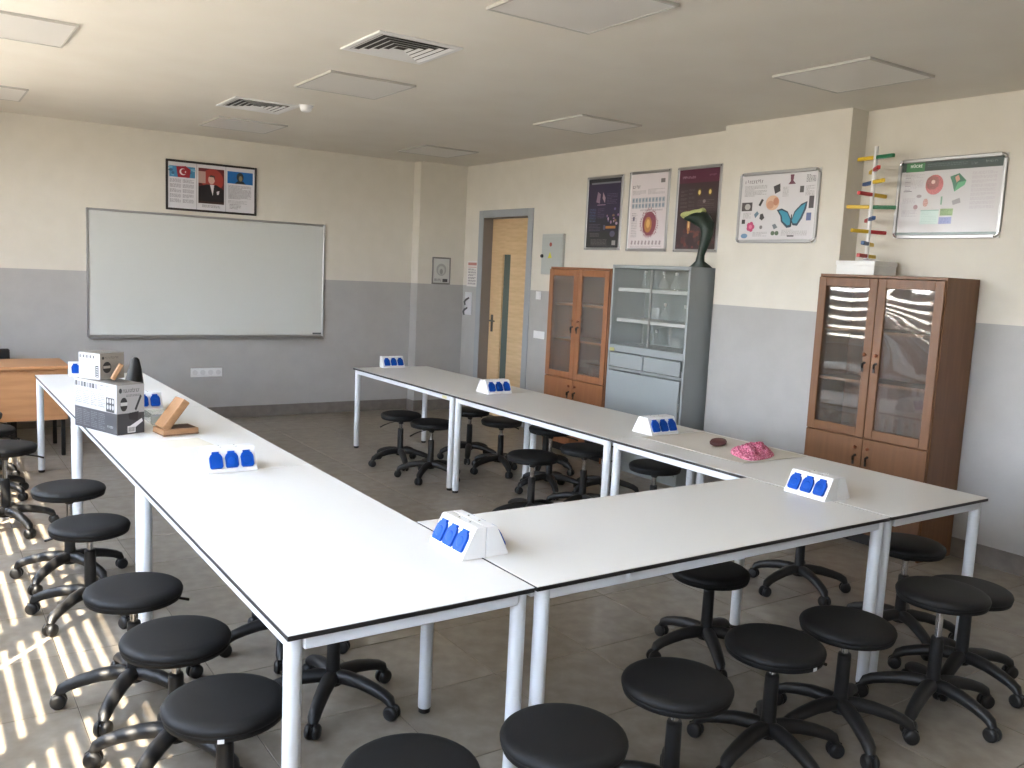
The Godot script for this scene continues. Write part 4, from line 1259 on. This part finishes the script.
func build_table_things() -> void:
	var t := 0.7501
	# big printed carton: long side towards the window, end towards the viewer
	var grey := rgb(156, 154, 153)
	var dark := rgb(56, 56, 59)
	var im := page(220, 160, grey)
	r_(im, 0, 92, 220, 68, dark)
	for k in 12:
		r_(im, 4 + k * 15, 8, 12, 16, [rgb(40, 40, 42), rgb(110, 108, 110), rgb(70, 70, 74)][k % 3])
		if k > 7:
			oval(im, 10 + k * 15, 16, 6, 7, rgb(170, 172, 178))
	for c in 4:
		lines(im, 6 + c * 40, 34, 34, 50, 6, rgb(112, 110, 110), 3)
		lines(im, 6 + c * 40, 100, 34, 52, 6, rgb(92, 92, 96), 3)
	r_(im, 166, 44, 42, 46, rgb(28, 28, 30))
	for k in 6:
		oval(im, 174 + (k % 3) * 13, 54 + (k / 3) * 20, 5, 8, rgb(150, 150, 150))
	word(im, 172, 132, 30, 10, rgb(200, 200, 200))
	var im2 := page(150, 160, grey)
	r_(im2, 0, 92, 150, 68, dark)
	oval(im2, 18, 18, 8, 8, rgb(40, 40, 42))
	word(im2, 32, 11, 90, 14, rgb(50, 50, 52))
	lines(im2, 50, 32, 80, 8, 4, rgb(90, 90, 92), 2)
	oval(im2, 36, 62, 20, 22, rgb(34, 34, 36))
	r_(im2, 18, 56, 38, 11, rgb(190, 190, 190))
	r_(im2, 84, 100, 48, 26, rgb(50, 50, 54))
	shape(im2, [Vector2(128, 34), Vector2(136, 40), Vector2(104, 86), Vector2(96, 80)], rgb(36, 36, 40))
	shape(im2, [Vector2(60, 92), Vector2(118, 88), Vector2(112, 118), Vector2(66, 112)], rgb(30, 30, 34))
	shape(im2, [Vector2(70, 134), Vector2(136, 112), Vector2(142, 122), Vector2(84, 146)], rgb(214, 212, 210))
	r_(im2, 56, 134, 44, 22, rgb(206, 206, 204))
	for k in 12:
		r_(im2, 60 + k * 3, 138, 1 + k % 2, 14, rgb(60, 60, 60))
	carton("microscope_carton", "large grey and white printed microscope carton on the left table row", Vector3(0.872, t, -5.115), deg_to_rad(-69.7), Vector3(0.415, 0.265, 0.155), im, im2)
	var im3 := page(200, 120, rgb(160, 158, 157))
	for k in 9:
		r_(im3, 8 + k * 16, 10, 12, 14, [rgb(50, 50, 52), rgb(120, 118, 120)][k % 2])
	for c in 3:
		lines(im3, 8 + c * 44, 34, 38, 70, 7, rgb(120, 118, 118), 3)
	r_(im3, 156, 56, 30, 54, rgb(32, 32, 34))
	for k in 5:
		oval(im3, 171, 64 + k * 10, 9, 3, rgb(150, 150, 150))
	var im4 := page(150, 120, rgb(146, 140, 132))
	oval(im4, 16, 20, 7, 7, rgb(50, 48, 46))
	word(im4, 28, 14, 84, 12, rgb(62, 58, 54))
	oval(im4, 40, 64, 26, 26, rgb(38, 36, 36))
	r_(im4, 18, 57, 44, 12, rgb(176, 170, 162))
	lines(im4, 20, 98, 110, 16, 5, rgb(120, 114, 108), 2)
	carton("small_microscope_carton", "smaller printed microscope carton on top of the large carton", Vector3(0.855, t + 0.2655, -5.225), deg_to_rad(-58), Vector3(0.16, 0.142, 0.16), im3, im4)

	# tan card piece leaning on the small carton
	var card := thing("tan_card_sleeve", "tan folded card piece leaning on the small carton", "card", Vector3(0.888, t + 0.2665, -5.09))
	var cst := tool()
	box(cst, Vector3(0.02, 0.046, 0), Vector3(0.024, 0.095, 0.03), 0.004, Basis(Vector3.BACK, -0.5))
	part("sleeve", cst, M.pale_wood, card)
	# microscope under a black cover, standing behind the cartons
	var bl := thing("covered_microscope", "black covered instrument standing behind the cartons", "microscope", Vector3(1.075, t, -5.5))
	var bs := tool()
	tube(bs, [Vector3(-0.03, 0.0, 0), Vector3(-0.03, 0.06, 0), Vector3(-0.015, 0.13, 0), Vector3(0.0, 0.2, 0), Vector3(0.004, 0.28, 0), Vector3(0.006, 0.335, 0), Vector3(0.006, 0.345, 0)], [0.088, 0.083, 0.07, 0.052, 0.036, 0.022, 0.01], 14)
	part("cover", bs, M.black, bl)
	part("foot", boxed(Vector3(0.045, 0.012, 0.06), Vector3(0.07, 0.024, 0.09), 0.005), M.white_plastic, bl)

	# wooden stand, leaning board on a base board
	var ws := thing("wooden_stand", "pale wooden stand with a leaning board beside the big carton", "stand", Vector3(1.16, t, -4.87), deg_to_rad(8))
	part("base_board", boxed(Vector3(0, 0.018, 0), Vector3(0.19, 0.034, 0.15), 0.003), M.pale_wood, ws)
	part("felt_pad", boxed(Vector3(0.022, 0.0355, 0.0), Vector3(0.125, 0.002, 0.11)), matte(rgb(72, 50, 38), 0.9), ws)
	part("foot_strip", boxed(Vector3(0, 0.0065, 0), Vector3(0.192, 0.004, 0.152)), matte(rgb(72, 50, 38), 0.9), ws)
	part("leaning_board", boxed(Vector3(-0.02, 0.108, 0), Vector3(0.04, 0.185, 0.12), 0.003, Basis(Vector3.BACK, deg_to_rad(-38))), M.pale_wood, ws)

	# clear plastic tray and two papers
	var tr := thing("clear_plastic_box", "small clear plastic box between the big carton and wooden stand", "box", Vector3(1.15, t, -5.24))
	part("shell", boxed(Vector3(0, 0.03, 0), Vector3(0.12, 0.06, 0.2), 0.008), glass_look(0.3), tr)
	var pp := thing("paper_sheet", "faint cream paper sheet before the wooden stand", "paper", Vector3(1.1, t, -4.58), 0.12)
	part("leaf", boxed(Vector3(0, 0.0006, 0), Vector3(0.29, 0.001, 0.21)), matte(rgb(208, 202, 186), 0.7), pp)
	var cl := thing("small_clip", "tiny white clip lying behind the left socket unit", "clip", Vector3(1.2, t, -4.3), 0.5)
	part("clip_bar", boxed(Vector3(0, 0.005, 0), Vector3(0.035, 0.01, 0.012), 0.003), M.white_plastic, cl)

	# cardboard sheet, pouch and pink cloth on the right row
	var cb := thing("cardboard_sheet", "thin beige cardboard sheet under the pink cloth", "cardboard", Vector3(3.85, t, -3.46))
	var cs := tool()
	# slightly curled up along two edges
	var n := 12
	for i in n:
		for k in n:
			var q := []
			for e in [[0, 0], [1, 0], [1, 1], [0, 1]]:
				var u: float = (i + e[0]) / float(n)
				var v: float = (k + e[1]) / float(n)
				var up := 0.0025 + 0.003 * pow(maxf(0.0, v - 0.75) / 0.25, 2) * (0.4 + 0.6 * (1.0 - u)) + 0.002 * pow(maxf(0.0, 0.2 - u) / 0.2, 2)
				q.append(Vector3((u - 0.5) * 0.52, up, (v - 0.5) * 0.79))
			flat(cs, q[0], q[1], q[2], q[3], Vector3.UP)
			var dn := Vector3(0, -0.002, 0)
			flat(cs, q[0] + dn, q[1] + dn, q[2] + dn, q[3] + dn, Vector3.DOWN)
			for e in [[i == 0, 0, 3], [i == n - 1, 1, 2], [k == 0, 0, 1], [k == n - 1, 3, 2]]:
				if e[0]:
					flat(cs, q[e[1]], q[e[2]], q[e[2]] + dn, q[e[1]] + dn, (q[0] + q[2]) / 2)
	part("board", cs, matte(rgb(202, 196, 185), 0.7), cb)
	var pouch := thing("brown_pouch", "dark brown oval pouch beside the pink cloth", "pouch", Vector3(3.87, t + 0.003, -3.5), 0.5)
	var po := tool()
	lathe(po, Vector3.ZERO, [Vector2(0, 0), Vector2(0.04, 0.0), Vector2(0.055, 0.008), Vector2(0.058, 0.018), Vector2(0.048, 0.03), Vector2(0.02, 0.036), Vector2(0, 0.036)], 20, Basis(Vector3(1.5, 0, 0), Vector3.UP, Vector3(0, 0, 0.8)))
	part("bag", po, matte(rgb(66, 30, 28), 0.7), pouch)
	var ck := thing("pink_cloth", "crumpled bright pink patterned cloth on the cardboard sheet", "cloth", Vector3(3.87, t + 0.003, -3.25), 0.7)
	part("folds", crumple(0.22, 0.12, 0.04, 5), pink_look(), ck)
	var ck2 := part("loose_end", crumple(0.06, 0.06, 0.03, 8), pink_look(), ck)
	ck2.position = Vector3(0.215, 0, 0.02)

func pink_look() -> StandardMaterial3D:
	var g := noise_map(81, 0.035, rgb(120, 40, 66), rgb(232, 190, 200), 256, 3)
	g.color_ramp.add_point(0.38, rgb(150, 54, 86))
	g.color_ramp.add_point(0.46, rgb(208, 84, 128))
	g.color_ramp.add_point(0.56, rgb(218, 112, 148))
	g.color_ramp.add_point(0.64, rgb(228, 164, 182))
	return grained(g, Vector3(9, 9, 9), 0.85, false)

func crumple(rx: float, rz: float, h: float, seed_: int) -> SurfaceTool:
	var nz := FastNoiseLite.new()
	nz.seed = seed_
	nz.frequency = 15.0
	nz.fractal_octaves = 3
	var st := tool()
	var n := 30
	var at := func(i: int, k: int) -> Vector3:
		var a := TAU * i / float(n)
		var r := k / float(n)
		var edge := 1.0 + 0.25 * nz.get_noise_2d(cos(a) * 0.04, sin(a) * 0.04 + 3.0)
		var x := cos(a) * r * rx * edge
		var z := sin(a) * r * rz * edge
		var y := h * sqrt(maxf(0.0, 1.0 - r * r)) * (0.75 + 0.9 * nz.get_noise_2d(x, z))
		return Vector3(x, maxf(0.0, y), z)
	var normal := func(i: int, k: int) -> Vector3:
		var a: Vector3 = at.call(i + 1, k) - at.call(i - 1, k)
		var b: Vector3 = at.call(i, mini(k + 1, n)) - at.call(i, maxi(k - 1, 0))
		var c := b.cross(a)
		if c.length() < 1e-12:
			return Vector3.UP
		c = c.normalized()
		return c if c.y > 0 else -c
	for i in n:
		for k in n:
			var v := [at.call(i, k), at.call(i + 1, k), at.call(i + 1, k + 1), at.call(i, k + 1)]
			var m := [normal.call(i, k), normal.call(i + 1, k), normal.call(i + 1, k + 1), normal.call(i, k + 1)]
			if k > 0:
				smooth(st, [v[0], v[1], v[2]], [m[0], m[1], m[2]])
			smooth(st, [v[0], v[2], v[3]], [m[0], m[2], m[3]])
	return st

# ------------------------------------------------------------------ desk and chair
func build_desk() -> void:
	var d := thing("teacher_desk", "brown wooden teacher's desk with black legs by the back wall", "desk", Vector3(0.475, 0, -8.33))
	part("desk_top", boxed(Vector3(0, 0.745, 0), Vector3(1.2, 0.025, 0.62), 0.003), M.desk, d)
	part("front_panel", boxed(Vector3(0, 0.52, 0.265), Vector3(1.16, 0.425, 0.018), 0.002), M.desk, d)
	part("side_panel", boxed(Vector3(-0.571, 0.52, 0.0), Vector3(0.018, 0.425, 0.512), 0.002), M.desk, d)
	for sx: int in [-1, 1]:
		for sz: int in [-1, 1]:
			part("leg", boxed(Vector3(sx * 0.56 - sx * 0.012, 0.366, sz * 0.275 - 0.02 - (0.02 if sz > 0 else 0.0)), Vector3(0.03, 0.732, 0.04), 0.003), M.black_plastic, d)
	var c := thing("teacher_chair", "black chair behind the wooden desk, only its top and a leg showing", "chair", Vector3(0.52, 0, -9.0))
	part("seat", boxed(Vector3(0, 0.45, 0.0), Vector3(0.45, 0.06, 0.44), 0.02), M.vinyl, c)
	part("backrest", boxed(Vector3(0, 0.62, -0.2), Vector3(0.43, 0.34, 0.05), 0.02, turned_x(-0.1)), M.vinyl, c)
	for sx: int in [-1, 1]:
		part("leg", boxed(Vector3(sx * 0.2, 0.21, 0.18), Vector3(0.05, 0.42, 0.03), 0.004), M.black_plastic, c)
		part("leg", boxed(Vector3(sx * 0.2, 0.3, -0.2), Vector3(0.04, 0.6, 0.03), 0.004), M.black_plastic, c)
